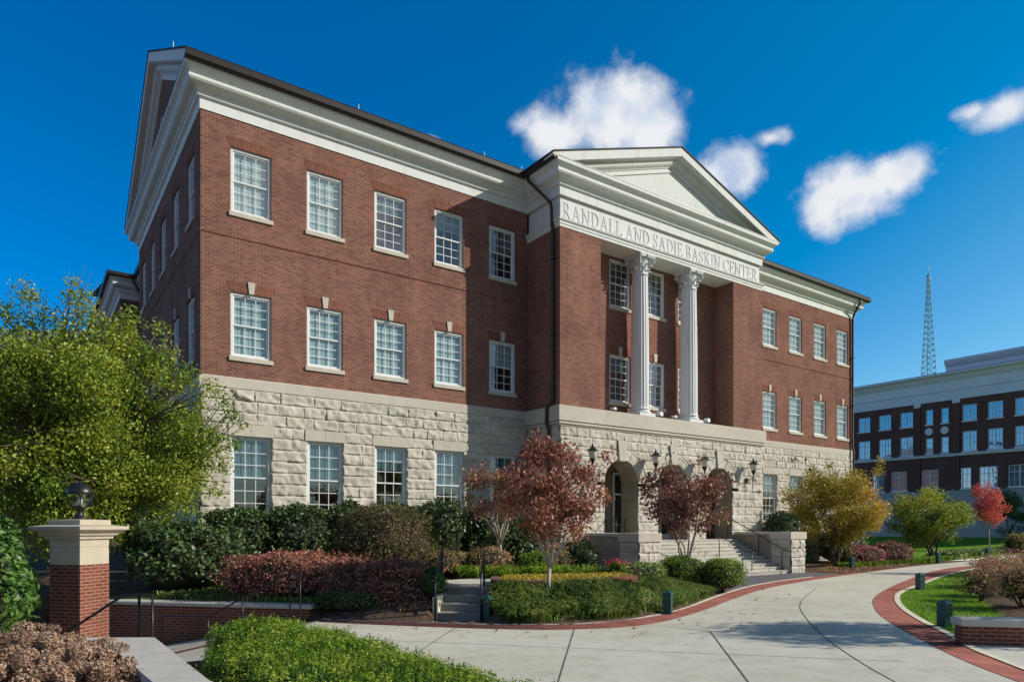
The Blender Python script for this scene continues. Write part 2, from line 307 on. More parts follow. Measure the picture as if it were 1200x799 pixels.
M['l_barberry_dark'] = leaf_mat('maroon_leaf', [(0, (.05, .022, .018)), (.5, (.12, .052, .040)), (.85, (.22, .11, .08)), (1, (.15, .15, .05))], .2, .6, .2, 2.1)
M['l_box'] = leaf_mat('boxwood_leaf', [(0, (.02, .055, .006)), (.35, (.08, .16, .013)), (.7, (.19, .28, .024)), (1, (.32, .36, .045))], .32, .45, .3, 1.4)
M['l_lirio'] = leaf_mat('liriope_blade', [(0, (.03, .055, .014)), (.45, (.09, .145, .03)), (.75, (.17, .215, .05)), (.88, (.24, .21, .10)), (1, (.34, .27, .16))], .3, .5, .25, 2.0)
M['l_grass'] = leaf_mat('grass_blade', [(0, (.08, .16, .010)), (.5, (.16, .30, .016)), (1, (.28, .42, .035))], .35, .5, .25, 1.6)
M['l_gold'] = leaf_mat('gold_cover', [(0, (.12, .13, .02)), (.5, (.32, .25, .03)), (1, (.42, .30, .06))], .25, .5)
M['l_hydra'] = leaf_mat('dried_flower', [(0, (.10, .06, .038)), (.5, (.26, .17, .115)), (1, (.42, .31, .22))], .2, .9, .05, 1.5)
M['l_nandina'] = leaf_mat('nandina_leaf', [(0, (.045, .06, .016)), (.35, (.13, .115, .035)), (.65, (.24, .14, .075)), (.85, (.30, .17, .13)), (1, (.34, .09, .065))], .28, .55, .25, 2.2)
M['l_day'] = leaf_mat('daylily_blade', [(0, (.05, .10, .010)), (.5, (.13, .23, .02)), (1, (.25, .34, .04))], .32, .5, .25, 1.6)
M['l_pink'] = leaf_mat('pink_flower', [(0, (.10, .10, .03)), (.35, (.16, .07, .05)), (.7, (.36, .13, .15)), (1, (.42, .22, .2))], .2, .6)
M['l_redflower'] = leaf_mat('red_flower', [(0, (.35, .02, .05)), (1, (.62, .05, .11))], .2, .5)
M['l_litter'] = leaf_mat('leaf_litter', [(0, (.12, .06, .03)), (.5, (.28, .16, .08)), (1, (.36, .24, .14))], .1, .7)

# ------------------------------------------------------------------ mesh helpers
def tag(o, label=None, cat=None, group=None, kind=None):
    if label: o['label'] = label
    if cat: o['category'] = cat
    if group: o['group'] = group
    if kind: o['kind'] = kind
    return o
def link(o, parent=None):
    COL.objects.link(o)
    if parent is not None: o.parent = parent
    return o
def empty(name, label, cat, loc=(0, 0, 0), rz=0, group=None):
    o = bpy.data.objects.new(name, None); o.location = loc; o.rotation_euler = (0, 0, rz); o.empty_display_size = .3
    COL.objects.link(o); return tag(o, label, cat, group)
class MB:
    def __init__(s): s.v = []; s.f = []; s.m = []; s.sm = []
    def face(s, pts, mi=0, smooth=False):
        b = len(s.v); s.v += [tuple(p) for p in pts]; s.f.append(tuple(range(b, b + len(pts)))); s.m.append(mi); s.sm.append(smooth)
    def raw(s, vs, fs, mi=0, smooth=False):
        b = len(s.v); s.v += [tuple(p) for p in vs]
        for f in fs: s.f.append(tuple(b + i for i in f)); s.m.append(mi); s.sm.append(smooth)
    def box(s, x0, x1, y0, y1, z0, z1, mi=0, ch=0):
        if ch:
            x0, x1 = min(x0, x1), max(x0, x1); y0, y1 = min(y0, y1), max(y0, y1); z0, z1 = min(z0, z1), max(z0, z1)
            vs = []; 
            for (z, i) in ((z0, ch), (z0 + ch, 0), (z1 - ch, 0), (z1, ch)):
                vs += [(x0 + i, y0 + i, z), (x1 - i, y0 + i, z), (x1 - i, y1 - i, z), (x0 + i, y1 - i, z)]
            fs = [(3, 2, 1, 0), (12, 13, 14, 15)]
            for k in range(3):
                for i in range(4):
                    a = k * 4 + i; b = k * 4 + (i + 1) % 4; fs.append((a, b, b + 4, a + 4))
            s.raw(vs, fs, mi); return
        vs = [(x0, y0, z0), (x1, y0, z0), (x1, y1, z0), (x0, y1, z0), (x0, y0, z1), (x1, y0, z1), (x1, y1, z1), (x0, y1, z1)]
        s.raw(vs, [(3, 2, 1, 0), (4, 5, 6, 7), (0, 1, 5, 4), (1, 2, 6, 5), (2, 3, 7, 6), (3, 0, 4, 7)], mi)
    def prism(s, poly, z0, z1, mi=0):
        n = len(poly); vs = [(x, y, z0) for x, y in poly] + [(x, y, z1) for x, y in poly]
        fs = [tuple(range(n - 1, -1, -1)), tuple(range(n, 2 * n))] + [(i, (i + 1) % n, n + (i + 1) % n, n + i) for i in range(n)]
        s.raw(vs, fs, mi)
    def lathe(s, prof, cx=0, cy=0, n=16, mi=0, smooth=True, rad=None, cap=True):
        vs = []
        for (r, z) in prof:
            for k in range(n):
                a = 2 * math.pi * k / n; q = r * (rad(k, r, z) if rad else 1)
                vs.append((cx + q * math.cos(a), cy + q * math.sin(a), z))
        fs = [(i * n + k, i * n + (k + 1) % n, (i + 1) * n + (k + 1) % n, (i + 1) * n + k) for i in range(len(prof) - 1) for k in range(n)]
        s.raw(vs, fs, mi, smooth)
        if cap:
            m = len(prof) - 1
            s.raw([vs[m * n + k] for k in range(n)], [tuple(range(n))], mi); s.raw([vs[k] for k in range(n)], [tuple(range(n - 1, -1, -1))], mi)
    def tube(s, pts, r, n=8, mi=0, smooth=True):
        pts = [Vector(p) for p in pts]; rr = r if isinstance(r, (list, tuple)) else [r] * len(pts)
        vs = []; prev = None
        for i, p in enumerate(pts):
            t = ((pts[min(i + 1, len(pts) - 1)] - p).normalized() + (p - pts[max(i - 1, 0)]).normalized())
            if t.length < 1e-6: t = Vector((0, 0, 1))
            t.normalize()
            a = prev if prev is not None else (Vector((0, 0, 1)) if abs(t.z) < .9 else Vector((1, 0, 0)))
            x = (a - t * a.dot(t)).normalized(); prev = x; y = t.cross(x)
            for k in range(n):
                an = 2 * math.pi * k / n; vs.append(p + (x * math.cos(an) + y * math.sin(an)) * rr[i])
        fs = [(i * n + k, i * n + (k + 1) % n, (i + 1) * n + (k + 1) % n, (i + 1) * n + k) for i in range(len(pts) - 1) for k in range(n)]
        fs += [tuple(range(n - 1, -1, -1)), tuple(range((len(pts) - 1) * n, len(pts) * n))]
        s.raw(vs, fs, mi, smooth)
    def sweep(s, path, prof, mi=0, closed_prof=False):
        """path: plan polyline (x,y), outward = right of travel; prof: (p outward, z)"""
        n = len(path); P = [Vector(p) for p in path]; offs = []
        for i in range(n):
            def rn(a, b): d = (b - a).normalized(); return Vector((d.y, -d.x))
            if i == 0: o = rn(P[0], P[1])
            elif i == n - 1: o = rn(P[-2], P[-1])
            else:
                a, b = rn(P[i - 1], P[i]), rn(P[i], P[i + 1]); o = (a + b) / (1 + a.dot(b))
            offs.append(o)
        m = len(prof); vs = [(P[i].x + offs[i].x * p, P[i].y + offs[i].y * p, z) for i in range(n) for (p, z) in prof]
        fs = [(i * m + k, (i + 1) * m + k, (i + 1) * m + k + 1, i * m + k + 1) for i in range(n - 1) for k in range(m - 1)]
        if closed_prof: fs += [(i * m + m - 1, (i + 1) * m + m - 1, (i + 1) * m, i * m) for i in range(n - 1)]
        fs += [tuple(range(m)), tuple(range((n - 1) * m + m - 1, (n - 1) * m - 1, -1))]
        s.raw(vs, fs, mi)
    def mesh(s, name, mats):
        me = bpy.data.meshes.new(name); me.from_pydata(s.v, [], s.f)
        for q in (mats if isinstance(mats, (list, tuple)) else [mats]): me.materials.append(q)
        me.polygons.foreach_set('material_index', s.m); me.polygons.foreach_set('use_smooth', s.sm); me.update(); return me
    def build(s, name, mats, parent=None, fix=True, loc=None, rz=None):
        me = s.mesh(name, mats)
        if fix:
            bm = bmesh.new(); bm.from_mesh(me); bmesh.ops.remove_doubles(bm, verts=bm.verts, dist=1e-5)
            bmesh.ops.recalc_face_normals(bm, faces=bm.faces); bm.to_mesh(me); bm.free()
        o = bpy.data.objects.new(name, me)
        if loc is not None: o.location = loc
        if rz is not None: o.rotation_euler = (0, 0, rz)
        return link(o, parent)
def np_mesh(name, V, F, mats, parent=None, mi=None, var=None, smooth=False):
    V = np.asarray(V, np.float32); F = np.asarray(F, np.int32); k = F.shape[1]
    me = bpy.data.meshes.new(name); me.vertices.add(len(V)); me.vertices.foreach_set('co', V.ravel())
    me.loops.add(F.size); me.loops.foreach_set('vertex_index', F.ravel())
    me.polygons.add(len(F)); me.polygons.foreach_set('loop_start', np.arange(0, F.size, k, dtype=np.int32)); 
    try: me.polygons.foreach_set('loop_total', np.full(len(F), k, np.int32))
    except Exception: pass
    for q in (mats if isinstance(mats, (list, tuple)) else [mats]): me.materials.append(q)
    if mi is not None: me.polygons.foreach_set('material_index', np.asarray(mi, np.int32))
    if smooth: me.polygons.foreach_set('use_smooth', np.ones(len(F), bool))
    if var is not None:
        a = me.attributes.new('var', 'FLOAT', 'FACE'); a.data.foreach_set('value', np.asarray(var, np.float32))
    me.update(calc_edges=True); me.validate()
    o = bpy.data.objects.new(name, me); return link(o, parent)
def vnoise(x, y, seed=0):
    xi = np.floor(x).astype(np.int64); yi = np.floor(y).astype(np.int64); fx = x - xi; fy = y - yi
    fx = fx * fx * (3 - 2 * fx); fy = fy * fy * (3 - 2 * fy)
    def h(a, b): return (np.sin(a * 127.1 + b * 311.7 + seed * 74.7) * 43758.5453) % 1.0
    return (h(xi, yi) * (1 - fx) + h(xi + 1, yi) * fx) * (1 - fy) + (h(xi, yi + 1) * (1 - fx) + h(xi + 1, yi + 1) * fx) * fy

# ------------------------------------------------------------------ ground
OUT_L = [W(-4.3, 15.62), (0.92, -8.06), (3.89, -11.3), (5.53, -12.15), (7.51, -12.01), (9.63, -11.23), (12.29, -9.94), (16.38, -8.18), (21.15, -7.17), (25.81, -6.74), (32.38, -5.86), (41.85, -5.16), (60, -3.2)]
IN_L = [W(-4.3, 15.3), (0.78, -8.47), (3.55, -11.78), (5.04, -12.69), (6.58, -12.88), (9.32, -11.9), (12.54, -10.42), (16.28, -8.93), (21.29, -7.81), (26.0, -7.0)]
RIN = [(60, -6.0), (35.71, -7.3), (30.69, -8.01), (23.16, -10.19), (18.21, -11.82), (15.31, -12.96), (13.3, -14.06), (12.03, -14.83), (10.36, -16.02), (8.61, -17.45), (7.57, -18.34), (6.69, -19.23), (4.6, -21.6), (2.5, -24.5)]
ROUT = [(60, -6.9), (35.9, -8.1), (31.78, -8.78), (26.67, -9.91), (21.53, -11.39), (18.68, -12.15), (16.82, -12.84), (14.16, -14.2), (11.69, -15.84), (10.2, -17.02), (8.75, -17.96), (7.81, -18.84), (7.34, -19.27), (5.3, -21.4), (3.2, -24.3)]
def smooth_line(pl, k=3):
    pts = [Vector(p) for p in pl]
    for _ in range(k):
        q = [pts[0]]
        for a, b in zip(pts[:-1], pts[1:]): q += [a * .75 + b * .25, a * .25 + b * .75]
        q.append(pts[-1]); pts = q
    return [(p.x, p.y) for p in pts]
S_OUT, S_IN, S_RIN, S_ROUT = (smooth_line(q, 3) for q in (OUT_L, IN_L, RIN, ROUT))
RAMP = lambda x: -.185 * max(0, -4.3 - x)
PAVE = S_OUT + S_RIN + [W(0, -2), W(-3.2, 1), W(-4.3, 9)]
def in_poly(px, py, poly):
    ins = np.zeros(px.shape, bool); n = len(poly); j = n - 1
    for i in range(n):
        xi, yi = poly[i]; xj, yj = poly[j]
        c = ((yi > py) != (yj > py)) & (px < (xj - xi) * (py - yi) / (yj - yi + 1e-12) + xi); ins ^= c; j = i
    return ins
def dist_poly(px, py, pl):
    d = np.full(px.shape, 1e9)
    for (a, b), (c, e) in zip(pl[:-1], pl[1:]):
        vx, vy = c - a, e - b; t = np.clip(((px - a) * vx + (py - b) * vy) / (vx * vx + vy * vy + 1e-12), 0, 1)
        d = np.minimum(d, np.hypot(px - a - t * vx, py - b - t * vy))
    return d
def sstep(x, a, b): t = np.clip((x - a) / (b - a), 0, 1); return t * t * (3 - 2 * t)
MULCH = [(21.95, -12.94), (17.23, -15.12), (13.0, -17.1), (10.6, -18.3), (20, -26), (40, -18), (34, -10.3)]
LAWN_R = S_ROUT[::1] + [(30, -40), (80, -20)]
def ground(px, py):
    px = np.asarray(px, float); py = np.asarray(py, float)
    dx, dy = px - CAM_U, py - CAM_V; lx = CC * dx - SS * dy; ld = SS * dx + CC * dy
    ins = in_poly(px, py, PAVE); dl = dist_poly(px, py, S_OUT)
    dw = 15.75 + np.maximum(0, -4.62 - lx) * .199
    left = in_poly(px, py, S_OUT + [(60, 40), (-60, 40), W(-30, 20), W(-14, 15.6)]) & (~ins) & (px < 14.5) & ((lx > -4.3) | (ld > dw + .17))
    g = np.zeros_like(px) - .03
    rise = np.minimum(.62, .40 * dl) + .28 * sstep(py, -6, -1.5)
    rise = rise * (1 - .45 * sstep(px, 8, 13.2))
    wl = np.minimum(.25 + .12 * np.maximum(0, ld - 16.8), rise + .2)           # behind the low brick wall
    rise = np.where(lx < -4.4, np.minimum(.7, wl), rise)
    g = np.where(left, rise, g)
    stair = (lx > -1.75) & (lx < -.45) & (ld > 15) & (ld < 17.1); g = np.where(stair, -.03, g)
    ramp = (lx < -4.3) & (ld <= dw + .17) & (ld > 9.7) & (~ins); g = np.where(ramp, np.maximum(-.185 * np.maximum(0, -4.3 - lx), -1.1) - .06, g)
    near = (lx < -3.2) & (ld <= 9.7); g = np.where(near, .25, g)
    g = np.where((px > 60), .9 * sstep(px, 60, 78) - .03, g)
    rb = in_poly(px, py, MULCH); g = np.where(rb, .06 + .0 * px, g)
    return g
def grass_mask(px, py):
    dx, dy = px - CAM_U, py - CAM_V; lx = CC * dx - SS * dy; ld = SS * dx + CC * dy
    m = np.zeros_like(px)
    right = in_poly(px, py, LAWN_R) & ~in_poly(px, py, MULCH); m = np.where(right, 1., m)
    m = np.where((px > 44) & (py > -3.0), 1., m); m = np.where(px > 60, 1., m)
    m = np.where((lx < -1.8) & (ld > 16.2) & (py < -3), .75, m)
    return m
def axis(a, b, st, far):
    core = list(np.arange(a, b + 1e-6, st)); ext = []; q = st
    x = b
    while x < far: q *= 1.5; x += q; ext.append(x)
    lo = []; q = st; x = a
    while x > -far: q *= 1.5; x -= q; lo.append(x)
    return np.array(lo[::-1] + core + ext)
gx, gy = axis(-14, 62, .3, 2500), axis(-27, 6, .3, 2500)
GX, GY = np.meshgrid(gx, gy, indexing='ij'); GZ = ground(GX, GY)
nx, ny = GX.shape; idx = np.arange(nx * ny).reshape(nx, ny)
gf = np.stack([idx[:-1, :-1], idx[1:, :-1], idx[1:, 1:], idx[:-1, 1:]], -1).reshape(-1, 4)
go = np_mesh('ground', np.stack([GX, GY, GZ], -1).reshape(-1, 3), gf, M['terrain'], smooth=True)
a = go.data.attributes.new('grass', 'FLOAT', 'POINT'); a.data.foreach_set('value', grass_mask(GX, GY).astype(np.float32).ravel())
tag(go, kind='structure')

def sheet(name, poly, z, mat, kind='structure', h=.05):
    bm = bmesh.new(); vs = [bm.verts.new((x, y, z)) for x, y in poly]; f = bm.faces.new(vs)
    bmesh.ops.recalc_face_normals(bm, faces=[f])
    if f.normal.z < 0: f.normal_flip()
    r = bmesh.ops.extrude_face_region(bm, geom=[f]); up = [g for g in r['geom'] if isinstance(g, bmesh.types.BMVert)]
    for v in vs: v.co.z -= h
    bmesh.ops.triangulate(bm, faces=bm.faces[:])
    bmesh.ops.recalc_face_normals(bm, faces=bm.faces)
    me = bpy.data.meshes.new(name); bm.to_mesh(me); bm.free(); me.materials.append(mat)
    o = bpy.data.objects.new(name, me); link(o); return tag(o, kind=kind)
def strip(name, A, B, z, mat, n=160, zf=None, th=0.0, parent=None):
    def res(pl):
        P = np.array(pl); d = np.r_[0, np.cumsum(np.hypot(*np.diff(P, axis=0).T))]; t = np.linspace(0, d[-1], n)
        return np.stack([np.interp(t, d, P[:, 0]), np.interp(t, d, P[:, 1])], -1)
    a_, b_ = res(A), res(B); zz = np.full((n, 1), z)
    V = np.concatenate([np.hstack([a_, zz]), np.hstack([b_, zz]), np.hstack([a_, zz - .08]), np.hstack([b_, zz - .08])])
    i = np.arange(n - 1); q = lambda o1, o2: np.stack([i + o1, i + 1 + o1, i + 1 + o2, i + o2], -1)
    F = np.concatenate([q(0, n), q(n, 3 * n), q(0, 2 * n)])
    p0, p1, p2 = V[F[0][0]], V[F[0][1]], V[F[0][2]]
    if np.cross(p1 - p0, p2 - p0)[2] < 0: F = F[:, ::-1]
    return tag(np_mesh(name, V, F, mat), kind='structure')
sheet('pavement', PAVE, 0.0, M['concrete'])
strip('brick_border', S_OUT[:85], S_IN, .006, M['paver'])
def offset_line(pl, d):
    P = np.array(pl); t = np.gradient(P, axis=0); t /= np.linalg.norm(t, axis=1)[:, None]
    return (P + np.stack([t[:, 1], -t[:, 0]], -1) * d).tolist()
ri, ro = S_RIN[8:], S_ROUT[8:]
strip('brick_border', ri, ro, .007, M['paver'])
curb_o = offset_line(ro, -.14)
strip('kerb', ro, curb_o, .02, M['kerb'])
strip('kerb', offset_line(S_OUT[:70], -.09), S_OUT[:70], .02, M['kerb'])
sheet('plaza', [(15.1, -5.25), (23.3, -5.25), (24.6, -5.25), (24.7, -6.72), (21.15, -7.1), (16.38, -8.10), (13.6, -9.3), (13.9, -6.5)], .004, M['asphalt'])
# concrete beyond the right-hand border, in front of the low wall
sheet('pavement', [(7.5, -19.0), (9.1, -17.75), (10.0, -18.5), (16, -24), (6, -25)], .004, M['concrete'])
# far footpath that crosses the lawn
strip('footpath', [(40, -4.6), (52, -3.2), (64, -6.5), (80, -13)], [(44, -5.4), (53, -4.4), (63.5, -8), (79, -14.6)], .02, M['concrete'], 40)
# walk that drops away to the left along the low wall
def ramp_strip(name, xs, d0, d1, dz, mat):
    V = []; n = len(xs)
    for x, a_, b_ in zip(xs, d0, d1):
        for d in (a_, b_): V.append(W3(x, d, RAMP(x) + dz))
    F = [(2 * i, 2 * i + 2, 2 * i + 3, 2 * i + 1) for i in range(n - 1)]
    me = bpy.data.meshes.new(name); me.from_pydata(V, [], F); me.materials.append(mat); me.update()
    return tag(link(bpy.data.objects.new(name, me)), kind='structure')
xs = [-4.3, -5, -6, -7, -8, -9.2]
ramp_strip('footpath', xs, [9.5] * 6, [15.75, 15.9, 16.1, 16.3, 16.4, 16.5], -.002, M['concrete'])
ramp_strip('brick_border', xs, [15.3, 14.95, 14.3, 13.55, 12.8, 11.9], [15.62, 15.35, 14.75, 14.05, 13.3, 12.4], .008, M['paver'])
# control joints
def joint(pl, w=.022):
    pl = smooth_line(pl, 2) if len(pl) > 2 else pl
    a_ = offset_line(pl, w / 2); b_ = offset_line(pl, -w / 2); V = [(x, y, .004) for x, y in a_] + [(x, y, .004) for x, y in b_]; n = len(pl)
    return V, [(i, i + 1, n + i + 1, n + i) for i in range(n - 1)]
jv, jf = [], []
for pl, w in [([(4.65, -12.42), (1.38, -15.93)], .022), ([(2.97, -10.65), (0.91, -12.82), (-0.63, -14.52)], .02), ([(0.5, -10.95), (2.52, -13.25), (4.85, -15.89), (6.64, -17.94)], .014),
              ([(6.72, -14.16), (3.47, -17.41)], .026), ([(16.99, -10.22), (14.17, -11.57), (12.45, -12.51), (11.12, -13.38), (8.1, -15.67), (5.97, -17.62), (5.09, -18.55)], .024),
              ([(6.39, -13.06), (6.72, -14.16)], .016), ([(6.72, -14.16), (7.47, -14.97), (8.67, -16.2)], .014)]:
    v, f = joint(pl, w); b = len(jv); jv += v; jf += [tuple(b + i for i in q) for q in f]
me = bpy.data.meshes.new('pavement_joints'); me.from_pydata(jv, [], jf); me.materials.append(M['joint']); tag(link(bpy.data.objects.new('pavement_joints', me)), kind='structure')

# ------------------------------------------------------------------ main building
HALL = empty('college_hall', 'three-storey red brick hall on a rock-faced stone base with white columned portico and pediment', 'building', (0, 0, 0))
P_V = -2.15; PL, PR = 12.66, 25.65; PC = (PL + PR) / 2; END = 38.3; DEP = 14.0
CAPB, CAPT = 6.50, 6.85
def wall_grid(mb, P, a0, a1, z0, z1, holes, rev=.22, mi=0):
    xs = sorted({a0, a1, *[h[0] for h in holes], *[h[1] for h in holes]}); zs = sorted({z0, z1, *[h[2] for h in holes], *[h[3] for h in holes]})
    xs = [x for x in xs if a0 - 1e-6 <= x <= a1 + 1e-6]; zs = [z for z in zs if z0 - 1e-6 <= z <= z1 + 1e-6]
    for i in range(len(xs) - 1):
        for j in range(len(zs) - 1):
            cx, cz = (xs[i] + xs[i + 1]) / 2, (zs[j] + zs[j + 1]) / 2
            if any(h[0] < cx < h[1] and h[2] < cz < h[3] for h in holes): continue
            mb.face([P(xs[i], zs[j], 0), P(xs[i + 1], zs[j], 0), P(xs[i + 1], zs[j + 1], 0), P(xs[i], zs[j + 1], 0)], mi)
    for (b0, b1, y0, y1) in holes:
        for (p, q) in (((b0, y0), (b0, y1)), ((b0, y1), (b1, y1)), ((b1, y1), (b1, y0)), ((b1, y0), (b0, y0))):
            mb.face([P(*p, 0), P(*q, 0), P(*q, rev), P(*p, rev)], mi)
FV = lambda v0: (lambda a, z, d: (a, v0 + d, z))           # wall facing -V
FU = lambda u0: (lambda a, z, d: (u0 + d, a, z))           # wall facing -U
W3_ = (12.13, 14.2); W2_ = (7.52, 9.62); W1_ = (2.33, 4.99); WW = 1.28
CL = [1.53, 3.99, 6.45, 8.91, 11.40]; CR = [29.48, 31.98, 34.5, 37.0]
SIDEV = [1.6, 4.35, 7.1, 9.85, 12.5]
def holes_for(cs, rows): return [(c - WW / 2, c + WW / 2, r[0], r[1]) for c in cs for r in rows]
mb = MB()
wall_grid(mb, FV(0), 0, PL, CAPT, 15.2, holes_for(CL, (W2_, W3_))); 
wall_grid(mb, FV(0), PR, END, CAPT, 15.2, holes_for(CR, (W2_, W3_)))
wall_grid(mb, FU(0), 0, DEP, CAPT, 15.2, holes_for(SIDEV, (W2_, W3_)))
# gable brick on the side
mb.face([(0, 0.2, 16.1), (0, 13.8, 16.1), (0, 7, 19.6)])
# right end, back and recessed rear block
mb.face([(END, 0, CAPT), (END, DEP, CAPT), (END, DEP, 15.2), (END, 0, 15.2)])
mb.face([(END, .2, 16.1), (END, 13.8, 16.1), (END, 7, 19.6)])
mb.face([(0, DEP, 0), (1.3, DEP, 0), (1.3, DEP, 15.2), (0, DEP, 15.2)])
wall_grid(mb, FU(1.3), DEP, 22, CAPT, 15.2, [])
mb.face([(0, 22, 0), (1.3, 22, 0), (1.3, 22, 15.2), (0, 22, 15.2)])
wall_grid(mb, FU(0), 22, 36, CAPT, 15.2, [])
mb.face([(END, DEP, 0), (1.3, DEP, 0), (1.3, DEP, 15.2), (END, DEP, 15.2)])
# portico piers, returns, niche
NL, NR, NV = 14.81, 23.42, -1.08
wall_grid(mb, FV(P_V), PL, NL, CAPT - .02, 13.9, []); wall_grid(mb, FV(P_V), NR, PR, CAPT - .02, 13.9, [])
mb.face([(PL, P_V, CAPT - .02), (PL, 0, CAPT - .02), (PL, 0, 13.9), (PL, P_V, 13.9)]); mb.face([(PR, P_V, CAPT - .02), (PR, 0, CAPT - .02), (PR, 0, 13.9), (PR, P_V, 13.9)])
mb.face([(NL, P_V, CAPT - .02), (NL, NV, CAPT - .02), (NL, NV, 13.9), (NL, P_V, 13.9)]); mb.face([(NR, P_V, CAPT - .02), (NR, NV, CAPT - .02), (NR, NV, 13.9), (NR, P_V, 13.9)])
CN = [PC - 2.2, PC, PC + 2.2]
wall_grid(mb, FV(NV), NL, NR, CAPT - .02, 13.9, holes_for(CN, (W2_, (12.0, 13.9 - .02 + .0))) if False else holes_for(CN, (W2_, (11.7, 13.78))))
mb.build('brick_wall', M['brick'], HALL, fix=False)
# thin projecting brick course between the upper storeys
mb = MB()
mb.sweep([(0, DEP), (0, 0), (PL, 0)], [(0, 11.30), (.025, 11.31), (.025, 11.375), (0, 11.385)]); mb.build('brick_course', M['brick'], HALL); mb = MB(); mb.sweep([(PR, 0), (END, 0)], [(0, 11.30), (.025, 11.31), (.025, 11.375), (0, 11.385)])
mb.build('brick_course', M['brick'], HALL)

# rock-faced stone blocks
class Stone:
    def __init__(s): s.V = []; s.F = []; s.n = 0
    def patch(s, P, ul, ur, z0, z1, seed, amp=.080, step=.045, flat=False):
        """ul, ur: functions of z giving the ends of the block"""
        w = ur((z0 + z1) / 2) - ul((z0 + z1) / 2)
        nu = max(3, int(w / step) + 1); nz = max(4, int((z1 - z0) / .042) + 1)
        h_ = z1 - z0
        t_ = np.unique(np.r_[0, .010 / h_, .022 / h_, np.linspace(.05 / h_, 1 - .05 / h_, nz - 4), 1 - .022 / h_, 1 - .010 / h_, 1]); nz = len(t_)
        s_ = np.unique(np.r_[0, .010 / w, .024 / w, np.linspace(.05 / w, 1 - .05 / w, max(2, nu - 4)), 1 - .024 / w, 1 - .010 / w, 1]) if w > .15 else np.linspace(0, 1, nu); nu = len(s_)
        S, T = np.meshgrid(s_, t_, indexing='ij')
        Z = z0 + (z1 - z0) * T; U = np.array([[ul(z) + (ur(z) - ul(z)) * q for z in Z[0]] for q in s_])
        e = np.minimum(np.minimum(S * w, (1 - S) * w) / .025, np.minimum(T * (z1 - z0), (1 - T) * (z1 - z0)) / .04); e = np.clip(e, 0, 1)
        rs = np.random.default_rng(int(abs(seed) * 977) % 100003)
        sw, tw = (S - .5) * w, (T - .5) * (z1 - z0)
        out = np.full(S.shape, .15)
        for _ in range(8):
            out = np.minimum(out, rs.uniform(.055, .14) + rs.normal() * .42 * (sw - rs.uniform(-.5, .5) * w) + rs.normal() * .55 * (tw - rs.uniform(-.5, .5) * (z1 - z0)))
        rough = (vnoise(U * 7 + seed, Z * 8, 2) - .5) * .060 + (vnoise(U * 17 + seed, Z * 17, 8) - .5) * .040
        et = np.clip((T * h_ - .009) / .014, 0, 1) * np.clip(((1 - T) * h_ - .009) / .04, 0, 1) ** .6
        es = .45 + .55 * np.clip((np.minimum(S, 1 - S) * w - .008) / .016, 0, 1)
        out = (np.clip(out, .03, .115) + rough * .75) * np.minimum(et, es)
        out = np.clip(out, .0, .13) * (amp / .065)
        pts = np.array([P(u, z, -o) for u, z, o in zip(U.ravel(), Z.ravel(), out.ravel())])
        ix = np.arange(nu * nz).reshape(nu, nz) + s.n
        s.F.append(np.stack([ix[:-1, :-1], ix[1:, :-1], ix[1:, 1:], ix[:-1, 1:]], -1).reshape(-1, 4)); s.V.append(pts); s.n += nu * nz
    def wall(s, P, a0, a1, z_top, z_bot, holes, hgt=.378, seed=0, cuts=None, rev=.25):
        z1 = z_top; k = 0
        while z1 > z_bot + .02:
            z0 = max(z_bot, z1 - hgt); zm = (z0 + z1) / 2
            free = [(a0, a1, None, None)]
            for (b0, b1, y0, y1) in holes:
                if y0 - .05 < zm < y1 + .05:
                    nf = []
                    for (q0, q1, c0, c1) in free:
                        if b1 <= q0 or b0 >= q1: nf.append((q0, q1, c0, c1)); continue
                        if b0 > q0: nf.append((q0, b0, c0, None))
                        if b1 < q1: nf.append((b1, q1, None, c1))
                    free = nf
            for (uc, zc, rr, zb) in (cuts or []):
                if zb < zm < zc + rr:
                    fn = (lambda z, uc=uc, zc=zc, rr=rr: math.sqrt(max(.0004, rr * rr - max(0, z - zc) ** 2)) if z > zc else rr)
                    hw = fn(max(z0, zc)); nf = []
                    for (q0, q1, c0, c1) in free:
                        if uc + hw <= q0 or uc - hw >= q1: nf.append((q0, q1, c0, c1)); continue
                        nf.append((q0, uc - hw, c0, (lambda z, fn=fn, uc=uc: uc - fn(z)))); nf.append((uc + hw, q1, (lambda z, fn=fn, uc=uc: uc + fn(z)), c1))
                    free = nf
            for (q0, q1, c0, c1) in free:
                u = q0; rnd = random.Random(int(seed * 1000 + k * 77 + q0 * 13))
                first = True
                while u < q1 - 1e-4:
                    L = rnd.uniform(.55, 1.15)
                    if q1 - u - L < .4: L = q1 - u
                    if q1 - u < 1.3 and L < q1 - u and q1 - u < 1.0: L = q1 - u
                    l = c0 if (first and c0) else (lambda z, u=u: u); r = c1 if (u + L >= q1 - 1e-4 and c1) else (lambda z, u=u, L=L: u + L)
                    s.patch(P, l, r, z0, z1, rnd.uniform(0, 50)); u += L; first = False
            z1 = z0; k += 1
    def build(s, name, mat, parent): return np_mesh(name, np.concatenate(s.V), np.concatenate(s.F), mat, parent)
LINT = 4.99 + .378
st = Stone()
h1 = lambda cs: [(c - WW / 2, c + WW / 2, W1_[0], W1_[1]) for c in cs] + [(c - WW / 2 - .07, c + WW / 2 + .07, W1_[1], LINT) for c in cs]
st.wall(FV(0), 0, PL, CAPB, .3, h1(CL), seed=1); st.wall(FV(0), PR, END, CAPB, 0, h1(CR), seed=2)
st.wall(FU(0), 0, DEP, CAPB, .3, [(c - WW / 2, c + WW / 2, W1_[0], W1_[1]) for c in SIDEV], seed=3)
